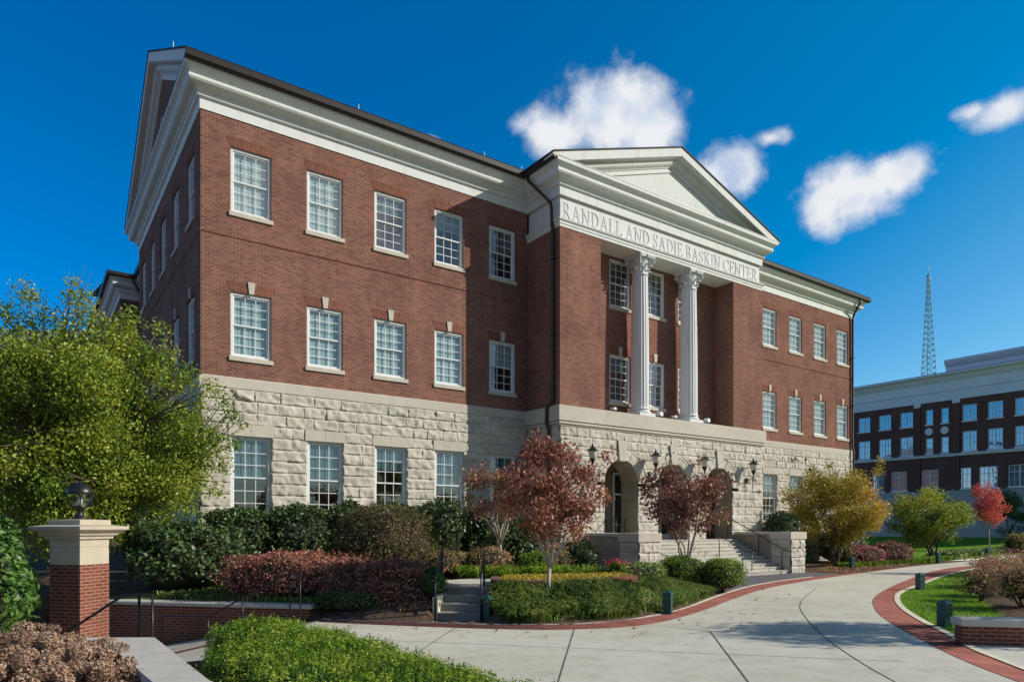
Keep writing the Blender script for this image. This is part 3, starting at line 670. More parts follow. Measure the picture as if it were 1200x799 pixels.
ARC = [PC - 3.18, PC, PC + 3.18]; AR, ARO, AZ, LAND = .965, 1.42, 3.90, 1.48
PT = 6.04
st.wall(FV(P_V), PL, PR, PT, 0, [(c - .27, c + .27, 4.7, 5.67) for c in ARC], seed=4, cuts=[(c, AZ, ARO, AZ - .02) for c in ARC] + [(c, AZ - .02, AR, 0) for c in ARC])
st.wall(FU(PL), P_V, 0, PT, .2, [], seed=5)
st.wall(lambda a, z, d: (PR - d, a, z), P_V, 0, PT, 0, [], seed=6)
# voussoirs
for c in ARC:
    nV = 11
    for k in range(nV):
        if k == nV // 2: continue
        t0, t1 = math.pi * k / nV, math.pi * (k + 1) / nV
        def PP(u, z, d, c=c): return (c - (AR + z) * math.cos(u), P_V + d, AZ + (AR + z) * math.sin(u))
        st.patch(PP, (lambda z, t0=t0: t0), (lambda z, t1=t1: t1), 0, ARO - AR + .01, k * 3.1 + c, step=.05, amp=.075)
st.build('stone_wall', M['rock'], HALL)
# reveals behind the stone, smooth bands, lintels, keystones, arch linings
for c in CL + CR:
    mb = MB()
    for (p, q) in (((c - WW / 2, W1_[0]), (c - WW / 2, W1_[1])), ((c - WW / 2, W1_[1]), (c + WW / 2, W1_[1])), ((c + WW / 2, W1_[1]), (c + WW / 2, W1_[0])), ((c + WW / 2, W1_[0]), (c - WW / 2, W1_[0]))):
        mb.face([(p[0], -.01, p[1]), (q[0], -.01, q[1]), (q[0], .25, q[1]), (p[0], .25, p[1])])
    mb.build('reveal', M['lime'], HALL)
    for a_, b_ in ((c - WW / 2 - .07, c - .004), (c + .004, c + WW / 2 + .07)): mb = MB(); mb.box(a_, b_, -.06, .1, W1_[1] + .002, LINT - .008); mb.build('lintel_stone', M['lime'], HALL)
mb = MB()
band = [(0, CAPB), (.035, CAPB + .004), (.035, CAPT - .03), (.0, CAPT)]
mb.sweep([(1.3, 22), (1.3, DEP), (0, DEP), (0, 0), (PL, 0)], band); mb.build('stone_band', M['lime'], HALL); mb = MB(); mb.sweep([(PR, 0), (END, 0), (END, DEP)], band); mb.build('stone_band', M['lime'], HALL); mb = MB()
pb = [(0, 6.04), (.06, 6.045), (.06, 6.10), (.12, 6.12), (.12, 6.20), (.07, 6.215), (.07, 6.23), (.16, 6.235), (.16, CAPT - .02), (-.35, CAPT)]
mb.sweep([(PL, .0), (PL, P_V), (PR, P_V), (PR, 0)], pb)
mb.box(PL + .05, PR - .05, P_V + .05, -.05, CAPT - .3, CAPT - .012)
mb.build('stone_band', M['lime'], HALL)
for c in ARC:
    mb = MB(); z0 = AZ + AR - .05
    vs = [(c - .17, P_V - .10, z0), (c + .17, P_V - .10, z0), (c + .265, P_V - .10, 5.665), (c - .265, P_V - .10, 5.665)]; vs += [(x, P_V + .2, z) for x, y, z in vs]
    mb.raw(vs, [(0, 1, 2, 3), (7, 6, 5, 4), (0, 4, 5, 1), (1, 5, 6, 2), (2, 6, 7, 3), (3, 7, 4, 0)]); mb.build('keystone', M['lime'], HALL)
# porch behind the arches
mb = MB(); JD = 1.0
for c in ARC:
    pr = [(c - AR, LAND)] + [(c - AR * math.cos(math.pi * k / 24), AZ + AR * math.sin(math.pi * k / 24)) for k in range(25)] + [(c + AR, LAND)]
    for a, b in zip(pr[:-1], pr[1:]): mb.face([(a[0], P_V - .01, a[1]), (b[0], P_V - .01, b[1]), (b[0], P_V + JD, b[1]), (a[0], P_V + JD, a[1])], 0, False)
mb.face([(PL + .3, .75, LAND), (PR - .3, .75, LAND), (PR - .3, .75, 5.4), (PL + .3, .75, 5.4)])
mb.face([(PL + .3, P_V + JD, 5.4), (PR - .3, P_V + JD, 5.4), (PR - .3, .75, 5.4), (PL + .3, .75, 5.4)])
for u in (PL + .3, PR - .3): mb.face([(u, P_V + JD, LAND), (u, .75, LAND), (u, .75, 5.4), (u, P_V + JD, 5.4)])
# inner face of the arcade
zs_top = 5.4
for k, c in enumerate(ARC):
    l = PL + .3 if k == 0 else (ARC[k - 1] + c) / 2; r = PR - .3 if k == 2 else (ARC[k + 1] + c) / 2
    pr = [(c - AR * math.cos(math.pi * q / 24), AZ + AR * math.sin(math.pi * q / 24)) for q in range(25)]
    y = P_V + JD
    mb.face([(l, y, LAND), (c - AR, y, LAND), (c - AR, y, AZ), (l, y, AZ)]); mb.face([(c + AR, y, LAND), (r, y, LAND), (r, y, AZ), (c + AR, y, AZ)])
    mb.face([(l, y, AZ), (c - AR, y, AZ), (c - AR, y, zs_top), (l, y, zs_top)]); mb.face([(c + AR, y, AZ), (r, y, AZ), (r, y, zs_top), (c + AR, y, zs_top)])
    for a, b in zip(pr[:-1], pr[1:]): mb.face([(a[0], y, a[1]), (b[0], y, b[1]), (b[0], y, zs_top), (a[0], y, zs_top)])
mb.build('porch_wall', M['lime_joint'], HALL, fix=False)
mb = MB(); mb.box(PL + .1, PR - .1, P_V - .4, .78, LAND - .3, LAND - .003); mb.build('porch_floor', M['concrete_step'], HALL)
for c in ARC:
    f = MB()
    for x in (-1.0, -.06, .90): f.box(c + x, c + x + (.12 if x == -.06 else .10), .64, .74, LAND, 4.6)
    for z in (3.55, 4.52): f.box(c - 1.0, c + 1.0, .642, .738, z, z + .09)
    f.box(c - 1, c + 1, .642, .738, LAND, LAND + .22)
    d = f.build('door', M['sash'], HALL); g = MB(); g.box(c - .9, c + .9, .69, .70, LAND + .2, 4.55); g.build('pane', M['glass'], d)
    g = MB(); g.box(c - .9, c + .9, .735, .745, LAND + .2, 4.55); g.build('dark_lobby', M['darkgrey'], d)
    for sx in (-.16, .16): hbar = MB(); hbar.tube([(c + sx, .60, LAND + .9), (c + sx, .60, LAND + 1.3)], .015); hbar.build('handle', M['bronze'], d)

# interior partitions seen through clear panes
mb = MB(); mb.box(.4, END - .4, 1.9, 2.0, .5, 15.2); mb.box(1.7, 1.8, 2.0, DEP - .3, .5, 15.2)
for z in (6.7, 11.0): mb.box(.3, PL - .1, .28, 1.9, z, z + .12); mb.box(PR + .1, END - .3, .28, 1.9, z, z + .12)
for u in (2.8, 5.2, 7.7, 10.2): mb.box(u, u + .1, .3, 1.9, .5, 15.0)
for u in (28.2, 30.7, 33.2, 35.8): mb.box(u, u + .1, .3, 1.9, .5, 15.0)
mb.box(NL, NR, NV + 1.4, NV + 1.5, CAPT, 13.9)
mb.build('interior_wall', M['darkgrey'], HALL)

# windows
def win_meshes(w, h, key):
    f = MB(); c = .085
    f.box(-w / 2, -w / 2 + c, .055, .16, 0, h); f.box(w / 2 - c, w / 2, .055, .16, 0, h); f.box(-w / 2 + c, w / 2 - c, .055, .16, h - c, h); f.box(-w / 2 + c, w / 2 - c, .05, .17, 0, .06)
    zm = h / 2 + .0; x0, x1 = -w / 2 + c, w / 2 - c
    for (za, zb, y) in ((zm - .02, h - c, .095), (.06, zm + .025, .125)):
        t = .048
        f.box(x0, x0 + t, y, y + .035, za, zb); f.box(x1 - t, x1, y, y + .035, za, zb)
        f.box(x0 + t, x1 - t, y, y + .035, za, za + t + (.02 if za < .1 else 0)); f.box(x0 + t, x1 - t, y, y + .035, zb - t, zb)
        m = .011
        for k in (1, 2):
            xx = x0 + t + (x1 - x0 - 2 * t) * k / 3; f.box(xx - m, xx + m, y + .006, y + .030, za + t, zb - t)
            zz = za + t + (zb - za - 2 * t) * k / 3; f.box(x0 + t, x1 - t, y + .008, y + .028, zz - m, zz + m)
    fm = f.mesh('window', M['sash'])
    g = MB(); g.face([(x0, .118, zm), (x1, .118, zm), (x1, .118, h - c), (x0, .118, h - c)]); g.face([(x0, .148, .06), (x1, .148, .06), (x1, .148, zm), (x0, .148, zm)])
    gm = g.mesh('pane', M['glass'])
    s = MB(); s.box(-w / 2 - .055, w / 2 + .055, -.055, .08, -.15, -.004, ch=.012); sm = s.mesh('sill', M['lime'])
    def bl(z0, mat='blind'):
        b = MB(); n = 36
        for i in range(n):
            xa, xb = x0 + (x1 - x0) * i / n, x0 + (x1 - x0) * (i + 1) / n
            ya, yb = .20 + .006 * math.sin(i * 1.7), .20 + .006 * math.sin((i + 1) * 1.7)
            b.face([(xa, ya, z0), (xb, yb, z0), (xb, yb, h - .05), (xa, ya, h - .05)], 0, True)
        return b.mesh('blind', M[mat])
    k = MB(); kv = [(-.075, -.045, .0), (.075, -.045, .0), (.115, -.045, .37), (-.115, -.045, .37)]; kv += [(x, .05, z) for x, y, z in kv]
    k.raw([(x, y, z + h) for x, y, z in kv], [(0, 1, 2, 3), (7, 6, 5, 4), (0, 4, 5, 1), (1, 5, 6, 2), (2, 6, 7, 3), (3, 7, 4, 0)]); km = k.mesh('keystone', M['lime'])
    j = MB(); jv_ = [(-w / 2 + .0, -.006, .001), (w / 2, -.006, .001), (w / 2 + .13, -.006, .33), (-w / 2 - .13, -.006, .33)]; jv_ += [(x, .03, z) for x, y, z in jv_]
    j.raw([(x, y, z + h) for x, y, z in jv_], [(0, 1, 2, 3), (7, 6, 5, 4), (0, 4, 5, 1), (1, 5, 6, 2), (2, 6, 7, 3), (3, 7, 4, 0)]); jm = j.mesh('jack_arch', M['soldier'])
    return dict(window=fm, pane=gm, sill=sm, full=bl(.05), half=bl(h * .5), third=bl(h * .68, 'shade'), dark=bl(h * .45, 'shade'), keystone=km, jack_arch=jm)
WM = {'up': win_meshes(WW, W3_[1] - W3_[0], 'up'), 'gr': win_meshes(WW, W1_[1] - W1_[0], 'gr')}
def put_window(kind, loc, rz, blind, key, arch, sill=True):
    wm = WM[kind]; o = bpy.data.objects.new('window', wm['window']); o.location = loc; o.rotation_euler = (0, 0, rz); link(o, HALL)
    names = ['pane'] + (['sill'] if sill else []) + ([('blind', blind)] if blind else []) + (['keystone'] if key else []) + (['jack_arch'] if arch else [])
    for q in names:
        nm, kk = q if isinstance(q, tuple) else (q, q)
        c = bpy.data.objects.new(nm, wm[kk]); link(c, o)
for i, c in enumerate(CL):
    put_window('up', (c, 0, W3_[0]), 0, ['full', 'full', 'third', 'third', None][i], False, True)
    put_window('up', (c, 0, W2_[0]), 0, ['full', 'full', 'full', 'full', 'half'][i], True, True)
    put_window('gr', (c, -.01, W1_[0]), 0, ['dark', 'dark', 'third', 'dark', 'third'][i], False, False)
for i, c in enumerate(CR):
    put_window('up', (c, 0, W3_[0]), 0, 'full', False, True); put_window('up', (c, 0, W2_[0]), 0, 'full', True, True)
    put_window('gr', (c, -.01, W1_[0]), 0, 'third', False, False)
for c in SIDEV:
    put_window('up', (0, c, W3_[0]), -math.pi / 2, 'half', False, True); put_window('up', (0, c, W2_[0]), -math.pi / 2, 'half', True, True)
    put_window('gr', (-.01, c, W1_[0]), -math.pi / 2, 'dark', False, False)
for i, c in enumerate(CN):
    put_window('up', (c, NV, 11.69), 0, None, False, False); put_window('up', (c, NV, W2_[0]), 0, 'third', True, True)

# entablature and cornice
CORN = [(-.05, 15.09), (.03, 15.09), (.03, 15.43), (.11, 15.46), (.12, 15.58), (.16, 15.60), (.20, 15.66), (.30, 15.69), (.37, 15.73), (.41, 15.79), (.41, 15.86), (.375, 15.90), (.42, 15.98), (.49, 16.04), (.55, 16.07), (.55, 16.20), (-.05, 16.23)]
mb = MB()
mb.sweep([(0, 36), (0, 22), (1.3, 22), (1.3, DEP), (0, DEP), (0, 0), (PL, 0), (PL, P_V), (PR, P_V), (PR, 0), (END, 0), (END, DEP)], CORN)
mb.build('cornice', M['white'], HALL)
mb = MB()  # portico entablature box: architrave fasciae then a plain frieze
ARCH = [(-.6, 13.85), (.02, 13.85), (.02, 13.96), (.045, 13.965), (.045, 14.06), (.07, 14.065), (.10, 14.10), (.11, 14.15), (-.04, 14.17), (-.08, 14.18), (-.08, 15.10), (-.3, 15.12)]
mb.sweep([(PL, .0), (PL, P_V), (PR, P_V), (PR, .0)], ARCH)
mb.box(PL + .55, PR - .55, P_V + .55, .05, 13.856, 14.1)
mb.build('entablature', M['white'], HALL)
# dark flashing on the cornice ledges
mb = MB()
mb.box(PL - .50, PR + .50, P_V - .555, P_V + .02, 16.215, 16.24); mb.build('flashing', M['bronze'], HALL); mb = MB(); mb.box(-.555, .02, -.48, DEP + .48, 16.215, 16.24)
mb.build('flashing', M['bronze'], HALL)
# portico pediment
PSL = .334; PZ = lambda u: 18.72 - PSL * abs(u - PC); PE = 7.24
def rake(mb, prof, cs, zf, place):
    cs = sorted(set(list(cs) + list(np.linspace(cs[0], cs[-1], 121)))); m = len(prof); vs = [place(c, -p, max(zf(c) + dz, 16.205)) for c in cs for (p, dz) in prof]
    fs = [(i * m + k, (i + 1) * m + k, (i + 1) * m + k + 1, i * m + k + 1) for i in range(len(cs) - 1) for k in range(m - 1)]
    fs += [tuple(range(m)), tuple(range((len(cs) - 1) * m, len(cs) * m))]
    mb.raw(vs, fs)
RK = [(-.05, -.05), (.52, -.0), (.52, -.36), (.47, -.39), (.30, -.41), (.27, -.44), (.26, -.52), (.23, -.58), (.17, -.63), (.12, -.66), (.10, -.70), (.06, -.72), (.06, -.88), (-.05, -.90)]
mb = MB(); rake(mb, RK, [PC - PE, PC, PC + PE], PZ, lambda c, d, z: (c, P_V + d, z)); mb.build('raking_cornice', M['white'], HALL)
mb = MB(); mb.face([(PL, P_V, 16.1), (PR, P_V, 16.1), (PC, P_V, 18.3)]); mb.build('tympanum', M['white'], HALL)
# left gable (same build, brick tympanum)
GSL = .542; GZ_ = lambda v: 20.55 - GSL * abs(v - 7)
mb = MB(); rake(mb, RK, [-.68, 7, 14.68], GZ_, lambda c, d, z: (d, c, z)); mb.build('raking_cornice', M['white'], HALL)
mb = MB(); rake(mb, RK, [-.68, 7, 14.68], GZ_, lambda c, d, z: (END - d, c, z)); mb.build('raking_cornice', M['white'], HALL)
mb = MB(); mb.lathe([(.55, 0), (.55, .05), (.42, .05), (.42, 0)], n=24, cap=False)
ov = mb.build('oculus', M['lime'], HALL, loc=(-.02, 7, 17.6)); ov.rotation_euler = (0, -math.pi / 2, 0)
mb = MB(); mb.lathe([(.43, 0), (.43, .02)], n=24); p = mb.build('pane', M['glass_far'], ov); 
# roofs
def roof_slab(mb, pts, t=.05):
    a = [Vector(p) for p in pts]; n = (a[1] - a[0]).cross(a[2] - a[0]).normalized(); n = n if n.z > 0 else -n
    vs = a + [p - n * t for p in a]; k = len(a)
    mb.raw(vs, [tuple(range(k)), tuple(range(2 * k - 1, k - 1, -1))] + [(i, (i + 1) % k, k + (i + 1) % k, k + i) for i in range(k)])
mb = MB(); e = .055
roof_slab(mb, [(-.55, -.76, GZ_(-.76) + e), (END + .55, -.76, GZ_(-.76) + e), (END + .55, 7, 20.55 + e), (-.55, 7, 20.55 + e)])
roof_slab(mb, [(-.55, 14.76, GZ_(14.76) + e), (END + .55, 14.76, GZ_(14.76) + e), (END + .55, 7, 20.55 + e), (-.55, 7, 20.55 + e)])
zr = 18.72
for s in (-1, 1): roof_slab(mb, [(PC + s * (PE + .04), P_V - .56, PZ(PC + PE + .04) + e), (PC + s * (PE + .04), 1.0, PZ(PC + PE + .04) + e), (PC, 5.0, zr + e), (PC, P_V - .56, zr + e)])
roof_slab(mb, [(-.5, 22 - .5, 16.3), (12, 22 - .5, 16.3), (12, 36, 19), (-.5, 36, 19)]); roof_slab(mb, [(.8, DEP, 16.3), (.8, 22, 16.3), (12, 22, 18), (12, DEP, 18)])
mb.build('roof', M['roofing'], HALL)
# gutters and downpipes
GUT = [(.50, 16.16), (.66, 16.15), (.72, 16.20), (.745, 16.37), (.71, 16.38), (.68, 16.27), (.50, 16.25)]
for gp in ([(-.56, 0), (PL, 0), (PL, P_V - .50)], [(PR, P_V - .50), (PR, 0), (END + .75, 0)], [(0, 36), (0, 22), (1.3, 22), (1.3, DEP)]):
    mb = MB(); mb.sweep(gp, GUT, closed_prof=True); mb.build('gutter', M['bronze'], HALL)
for pts in ([(PL - .62, -.86, 16.1), (PL - .60, -.88, 15.95), (PL - .16, -1.72, 14.9), (PL - .13, -1.78, 14.7), (PL - .13, -1.80, 14.2), (PL - .10, -1.82, 13.7), (PL - .08, -1.82, 7.15), (PL - .10, -1.80, 7.0), (PL - .24, -1.62, 6.8), (PL - .24, -1.58, 6.2), (PL - .14, -1.62, 5.9), (PL - .14, -1.62, 1.0)],
            [(END - .35, -.62, 16.1), (END - .35, -.60, 15.95), (END - .30, -.16, 15.3), (END - .30, -.10, 15.0), (END - .30, -.09, 7.0), (END - .30, -.16, 6.8), (END - .30, -.16, 0.4)],
            [(.55, 21.4, 16.1), (1.15, 21.8, 15.2), (1.18, 21.9, 14.8), (1.18, 21.9, 1)]):
    mb = MB(); mb.tube(pts, .065, 8); d = mb.build('downpipe', M['bronze'], HALL)
    x, y, z = pts[5 if len(pts) > 8 else 3]
    for zz in (12.6, 9.6, 7.4): mb = MB(); mb.box(x - .085, x + .085, y - .085, y + .09, zz, zz + .05); mb.build('pipe_bracket', M['bronze'], d)
# lightning rods
for (u, v, z, h) in ((.35, 7, 20.58, .75), (5.0, -.5, 16.45, .28), (10.2, -.5, 16.45, .25), (12.0, -.5, 16.45, .25)):
    mb = MB(); mb.tube([(u, v, z), (u, v, z + h)], [.022, .012], 6); mb.build('lightning_rod', M['greystone'], HALL)
# columns
def fl(k, r, z): return 1.0
for cu in (PC - 1.6, PC + 1.6):
    cvv = P_V + .47
    nF = 20; per = 6
    def flute(k, r, z): ph = (k % per) / per; return 1 - .055 * (math.sin(math.pi * ph) ** .7 if 0 < ph < 1 else 0)
    prof = [(.400 - .058 * (max(0, t - .25) / .75) ** 1.6, 7.24 + t * (13.0 - 7.24)) for t in np.linspace(0, 1, 14)]
    mb = MB(); mb.lathe(prof, cu, cvv, nF * per, smooth=False, rad=flute, cap=False); sh = mb.build('column', M['column'], HALL)
    mb = MB(); mb.box(cu - .50, cu + .50, cvv - .50, cvv + .50, CAPT - .01, CAPT + .13, ch=.01)
    tor = lambda r0, z0, rr: [(r0 + rr * math.cos(t), z0 + rr * math.sin(t)) for t in np.linspace(-math.pi / 2, math.pi / 2, 7)]
    mb.lathe([(.2, 6.97)] + tor(.42, 7.03, .06) + [(.42, 7.095), (.405, 7.12), (.415, 7.15)] + tor(.41, 7.18, .035) + [(.40, 7.22), (.40, 7.245), (.2, 7.25)], cu, cvv, 40)
    mb.build('base', M['column'], sh)
    mb = MB()
    mb.lathe([(.30, 12.98)] + tor(.345, 13.02, .03) + [(.33, 13.06), (.325, 13.3), (.34, 13.5), (.39, 13.66), (.43, 13.70), (.30, 13.72)], cu, cvv, 32)
    ab = []   # concave abacus
    for q in range(4):
        a0 = math.pi / 4 + q * math.pi / 2
        for t in np.linspace(-.06, .06, 2): ab.append((.66 * math.cos(a0 + t), .66 * math.sin(a0 + t)))
        for t in np.linspace(.25, .75, 5): an = a0 + t * math.pi / 2; rr = .66 - .20 * math.sin(math.pi * t); ab.append((rr * math.cos(an), rr * math.sin(an)))
    mb.prism([(cu + x, cvv + y) for x, y in ab], 13.73, 13.79); mb.prism([(cu + x * 1.04, cvv + y * 1.04) for x, y in ab], 13.793, 13.848)
    def leaf(an, z0, hh, wd, out):
        ca, sa = math.cos(an), math.sin(an); vs = []; ns = 9
        for t in np.linspace(0, 1, ns):
            r = .335 + out * t ** 2.4; z = z0 + hh * (t if t < .8 else .8 + (t - .8) * -.5)
            if t > .8: r += .03
            ww = wd * (1 - .35 * t) * (1 + .20 * math.sin(t * 18)) * (1 if t < .9 else .6)
            for q in (-1, -.5, 0, .5, 1): rr = r - .035 * abs(q) + (.018 if q == 0 else 0); vs.append((cu + rr * ca - q * ww * sa, cvv + rr * sa + q * ww * ca, z - .04 * abs(q)))
        fs = [(i * 5 + k, i * 5 + k + 1, i * 5 + 6 + k, i * 5 + 5 + k) for i in range(ns - 1) for k in range(4)]
        mb.raw(vs, fs, 0, False)
    for k in range(8): leaf(k * math.pi / 4 + math.pi / 8, 13.05, .30, .125, .13)
    for k in range(8): leaf(k * math.pi / 4, 13.20, .38, .115, .20)
    for q in range(4):
        an = math.pi / 4 + q * math.pi / 2; ca, sa = math.cos(an), math.sin(an)
        sp = []
        for t in np.linspace(0, 1, 22):
            if t < .45: k = t / .45; r = .34 + .22 * k ** 1.5; z = 13.40 + .28 * k
            else: k = (t - .45) / .55; th = k * 4.4 * math.pi / 2; rad = .085 * (1 - .75 * k); r = .565 + rad * math.sin(th) * .9; z = 13.60 + rad * math.cos(th)
            sp.append((cu + r * ca, cvv + r * sa, z))
        mb.tube(sp, [.035] * 10 + [.03] * 12, 6)
        an = q * math.pi / 2; mb.lathe([(.0, 13.70), (.06, 13.72), (.075, 13.77), (.05, 13.83), (0, 13.84)], cu + .47 * math.cos(an), cvv + .47 * math.sin(an), 10, cap=False)
    mb.build('capital', M['column'], sh, fix=False)

# inscription
def letter(ch):
    """strokes: (points, widths) in a unit-height box, and advance"""
    T, H = .105, .042
    def arc(cx, cy, rx, ry, a0, a1, w0, w1, n=14):
        p = []; w = []
        for k in range(n + 1):
            t = k / n; a = R(a0 + (a1 - a0) * t); p.append((cx + rx * math.cos(a), cy + ry * math.sin(a))); w.append(w0 + (w1 - w0) * abs(math.cos(a)) ** 1.3)
        return (p, w)
    ln = lambda a, b, w: ([a, b], [w, w])
    sf = lambda x, y, l=.34: ln((x - l / 2, y), (x + l / 2, y), H)
    b0, t1 = H / 2, 1 - H / 2
    st = lambda x, w=T: [ln((x, 0), (x, 1), w), sf(x, b0), sf(x, t1)]
    if ch == 'I': return st(.18), .36
    if ch == 'L': return st(.18) + [ln((.18, b0), (.66, b0), H), ln((.66, 0), (.68, .24), H)], .72
    if ch == 'E': return st(.18) + [ln((.18, b0), (.66, b0), H), ln((.66, 0), (.68, .22), H), ln((.18, t1), (.63, t1), H), ln((.63, 1), (.63, .82), H), ln((.18, .52), (.5, .52), H), ln((.5, .42), (.5, .62), H)], .74
    if ch == 'T': return [ln((.4, 0), (.4, 1), T), sf(.4, b0), ln((.03, t1), (.77, t1), H), ln((.04, 1), (.04, .78), H), ln((.76, 1), (.76, .78), H)], .8
    if ch == 'N': return [ln((.17, 0), (.17, 1), .06), sf(.17, b0), sf(.13, t1, .3), ln((.15, .99), (.80, .01), T), ln((.80, 0), (.80, 1), .06), sf(.80, t1)], .98
    if ch == 'A': return [ln((.14, 0), (.47, 1), .06), ln((.45, 1), (.80, 0), T), ln((.25, .34), (.68, .34), H), sf(.14, b0, .3), sf(.80, b0, .34)], .96
    if ch == 'D': return st(.18) + [arc(.30, .5, .50, .475, -90, 90, H, T), ln((.18, t1), (.32, t1), H), ln((.18, b0), (.32, b0), H)], .9
    if ch == 'R': return st(.18) + [arc(.32, .74, .27, .235, -90, 90, H, T), ln((.18, t1), (.34, t1), H), ln((.18, .505), (.34, .505), H), ln((.36, .5), (.76, .02), T), sf(.78, b0, .22)], .86
    if ch == 'B': return st(.18) + [arc(.32, .75, .24, .225, -90, 90, H, T), arc(.34, .275, .29, .25, -90, 90, H, T), ln((.18, t1), (.34, t1), H), ln((.18, .525), (.34, .525), H), ln((.18, b0), (.36, b0), H)], .76
    if ch == 'K': return st(.18) + [ln((.22, .42), (.68, .98), .06), ln((.36, .56), (.78, .02), T), sf(.68, t1, .28), sf(.80, b0, .26)], .92
    if ch == 'C': return [arc(.48, .5, .42, .475, 42, 318, H, T, 20), ln((.79, .98), (.80, .70), H), ln((.79, .28), (.79, .14), H)], .86
    if ch == 'S': return [([(.52, .80), (.45, .94), (.32, .975), (.18, .93), (.11, .80), (.14, .66), (.30, .55), (.45, .45), (.53, .32), (.50, .14), (.36, .03), (.22, .03), (.10, .12), (.06, .24)], [H, H, H, .08, .11, .13, .14, .14, .13, .10, .06, H, H, H]), ln((.53, .98), (.53, .74), H), ln((.06, .28), (.06, .01), H)], .64
    return [], .34
TEXT = "RANDALL AND SADIE BASKIN CENTER"
adv = [letter(c)[1] + (.10 if c != ' ' else 0) for c in TEXT]; LH = .60; X0, X1 = PL + .22, PR - .2
sx = (X1 - X0) / sum(adv); ZB = 14.26
mb = MB(); x = X0; oi = 0
for ch, ad in zip(TEXT, adv):
    for (pts, ws) in letter(ch)[0]:
        n = len(pts); P = [Vector((p[0] * sx, p[1] * LH)) for p in pts]; L_, R_ = [], []
        for i in range(n):
            t = (P[min(i + 1, n - 1)] - P[max(i - 1, 0)]); t.normalize(); nrm = Vector((-t.y, t.x)); hw = ws[i] * LH / 2 * (1 if abs(t.x) < .9 else .9)
            L_.append(P[i] + nrm * hw); R_.append(P[i] - nrm * hw)
        yo = P_V + .066 - .0012 * (oi % 8); oi += 1
        pl = L_ + R_[::-1]; N_ = len(pl)
        vs = [(x + p.x, yo, ZB + p.y) for p in pl] + [(x + p.x, P_V + .09, ZB + p.y) for p in pl]
        fs = [(i, i + 1, N_ - 2 - i, N_ - 1 - i) for i in range(n - 1)] + [(i, (i + 1) % N_, N_ + (i + 1) % N_, N_ + i) for i in range(N_)]
        mb.raw(vs, fs)
    x += ad * sx
mb.build('inscription', M['letter'], HALL)

# ------------------------------------------------------------------ entrance stairs
ST = empty('entrance_stairs', 'wide pale stone entrance steps between rock-faced piers below the arches', 'stairs', (PC, -5.2, 0))
def local(mb_pts): return mb_pts
SL, SR, FR = 13.78, 24.42, -5.3; PWD = 1.16
mb = MB(); nS = 10
for k in range(nS):
    z1 = LAND * (k + 1) / nS; y0 = FR + .12 + k * .29
    mb.box(SL + PWD - PC, SR - PWD - PC, y0 + 5.2, P_V + .02 + 5.2, z1 - LAND / nS - .001, z1 - .0 - k * 1e-4)
    mb.box(SL + PWD - PC, SR - PWD - PC, y0 - .025 + 5.2, y0 + 5.2, z1 - .045, z1 - .002)
mb.build('steps', M['concrete_step'], ST)
WT = 1.82
for side, (u0, u1) in enumerate(((SL, SL + PWD), (SR - PWD, SR))):
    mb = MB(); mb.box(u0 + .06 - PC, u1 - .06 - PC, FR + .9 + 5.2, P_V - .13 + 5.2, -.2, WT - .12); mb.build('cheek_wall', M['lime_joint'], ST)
    mb = MB(); mb.box(u0 + .0 - PC, u1 - PC, FR + .86 + 5.2, P_V - .14 + 5.2, WT - .12, WT, ch=.012); mb.build('wall_cap', M['lime'], ST)
    s2 = Stone()
    for (P_, a0, a1, sd) in ((lambda a, z, d: (a - PC, FR + .04 + d + 5.2, z), u0 + .04, u1 - .04, 11), (lambda a, z, d: (u0 + .04 + d - PC, a + 5.2, z), FR + .04, FR + 1.0, 12), (lambda a, z, d: (u1 - .04 - d - PC, a + 5.2, z), FR + .04, FR + 1.0, 13)):
        z = WT - .32
        while z > -.1: s2.patch(P_, (lambda q, a0=a0: a0), (lambda q, a0=a0, a1=a1: (a0 + a1) / 2 + .15 * math.sin(z * 9)), z - .4, z, z * 7 + sd, amp=.10); s2.patch(P_, (lambda q, a0=a0, a1=a1: (a0 + a1) / 2 + .15 * math.sin(z * 9)), (lambda q, a1=a1: a1), z - .4, z, z * 5 + sd, amp=.10); z -= .4
    pr = s2.build('pier', M['rock'], ST)
    mb = MB(); mb.box(u0 - .03 - PC, u1 + .03 - PC, FR - .03 + 5.2, FR + 1.06 + 5.2, WT - .32, WT + .012, ch=.012); mb.build('cap_stone', M['lime'], pr)

RAILG = 'black iron handrails'
def rail(name, label, paths, r=.022):
    base = paths[0][0]; o = empty(name, label, 'handrail', (base[0], base[1], 0), 0, RAILG)
    for i, p in enumerate(paths):
        mb = MB(); mb.tube([(x - base[0], y - base[1], z) for x, y, z in p], r if i == 0 else r * .9, 8); mb.build('top_rail' if i == 0 else 'post', M['black'], o)
    return o
def stair_rail(u, label, y0, y1, z0, z1):
    h = .88
    rail('handrail', label, [[(u, y0 - .3, z0 + .15), (u, y0 - .3, z0 + h), (u, y0, z0 + h + .04), (u, y1, z1 + h), (u, y1 + .35, z1 + h), (u, y1 + .35, z1 + .05)], [(u, (y0 + y1) / 2, (z0 + z1) / 2 - .1), (u, (y0 + y1) / 2, (z0 + z1) / 2 + h + .02)], [(u, y0 + .15, z0), (u, y0 + .15, z0 + h)]])
stair_rail(SL + PWD + .2, 'black handrail beside the left stone pier of the entrance steps', FR + .15, P_V - .3, .1, LAND)
stair_rail(PC + 1.1, 'black handrail standing midway across the wide entrance steps', FR + .15, P_V - .3, .1, LAND)
stair_rail(SR - PWD - .2, 'black handrail along the shaded right side wall of the entrance steps', FR + .15, P_V - .3, .1, LAND)
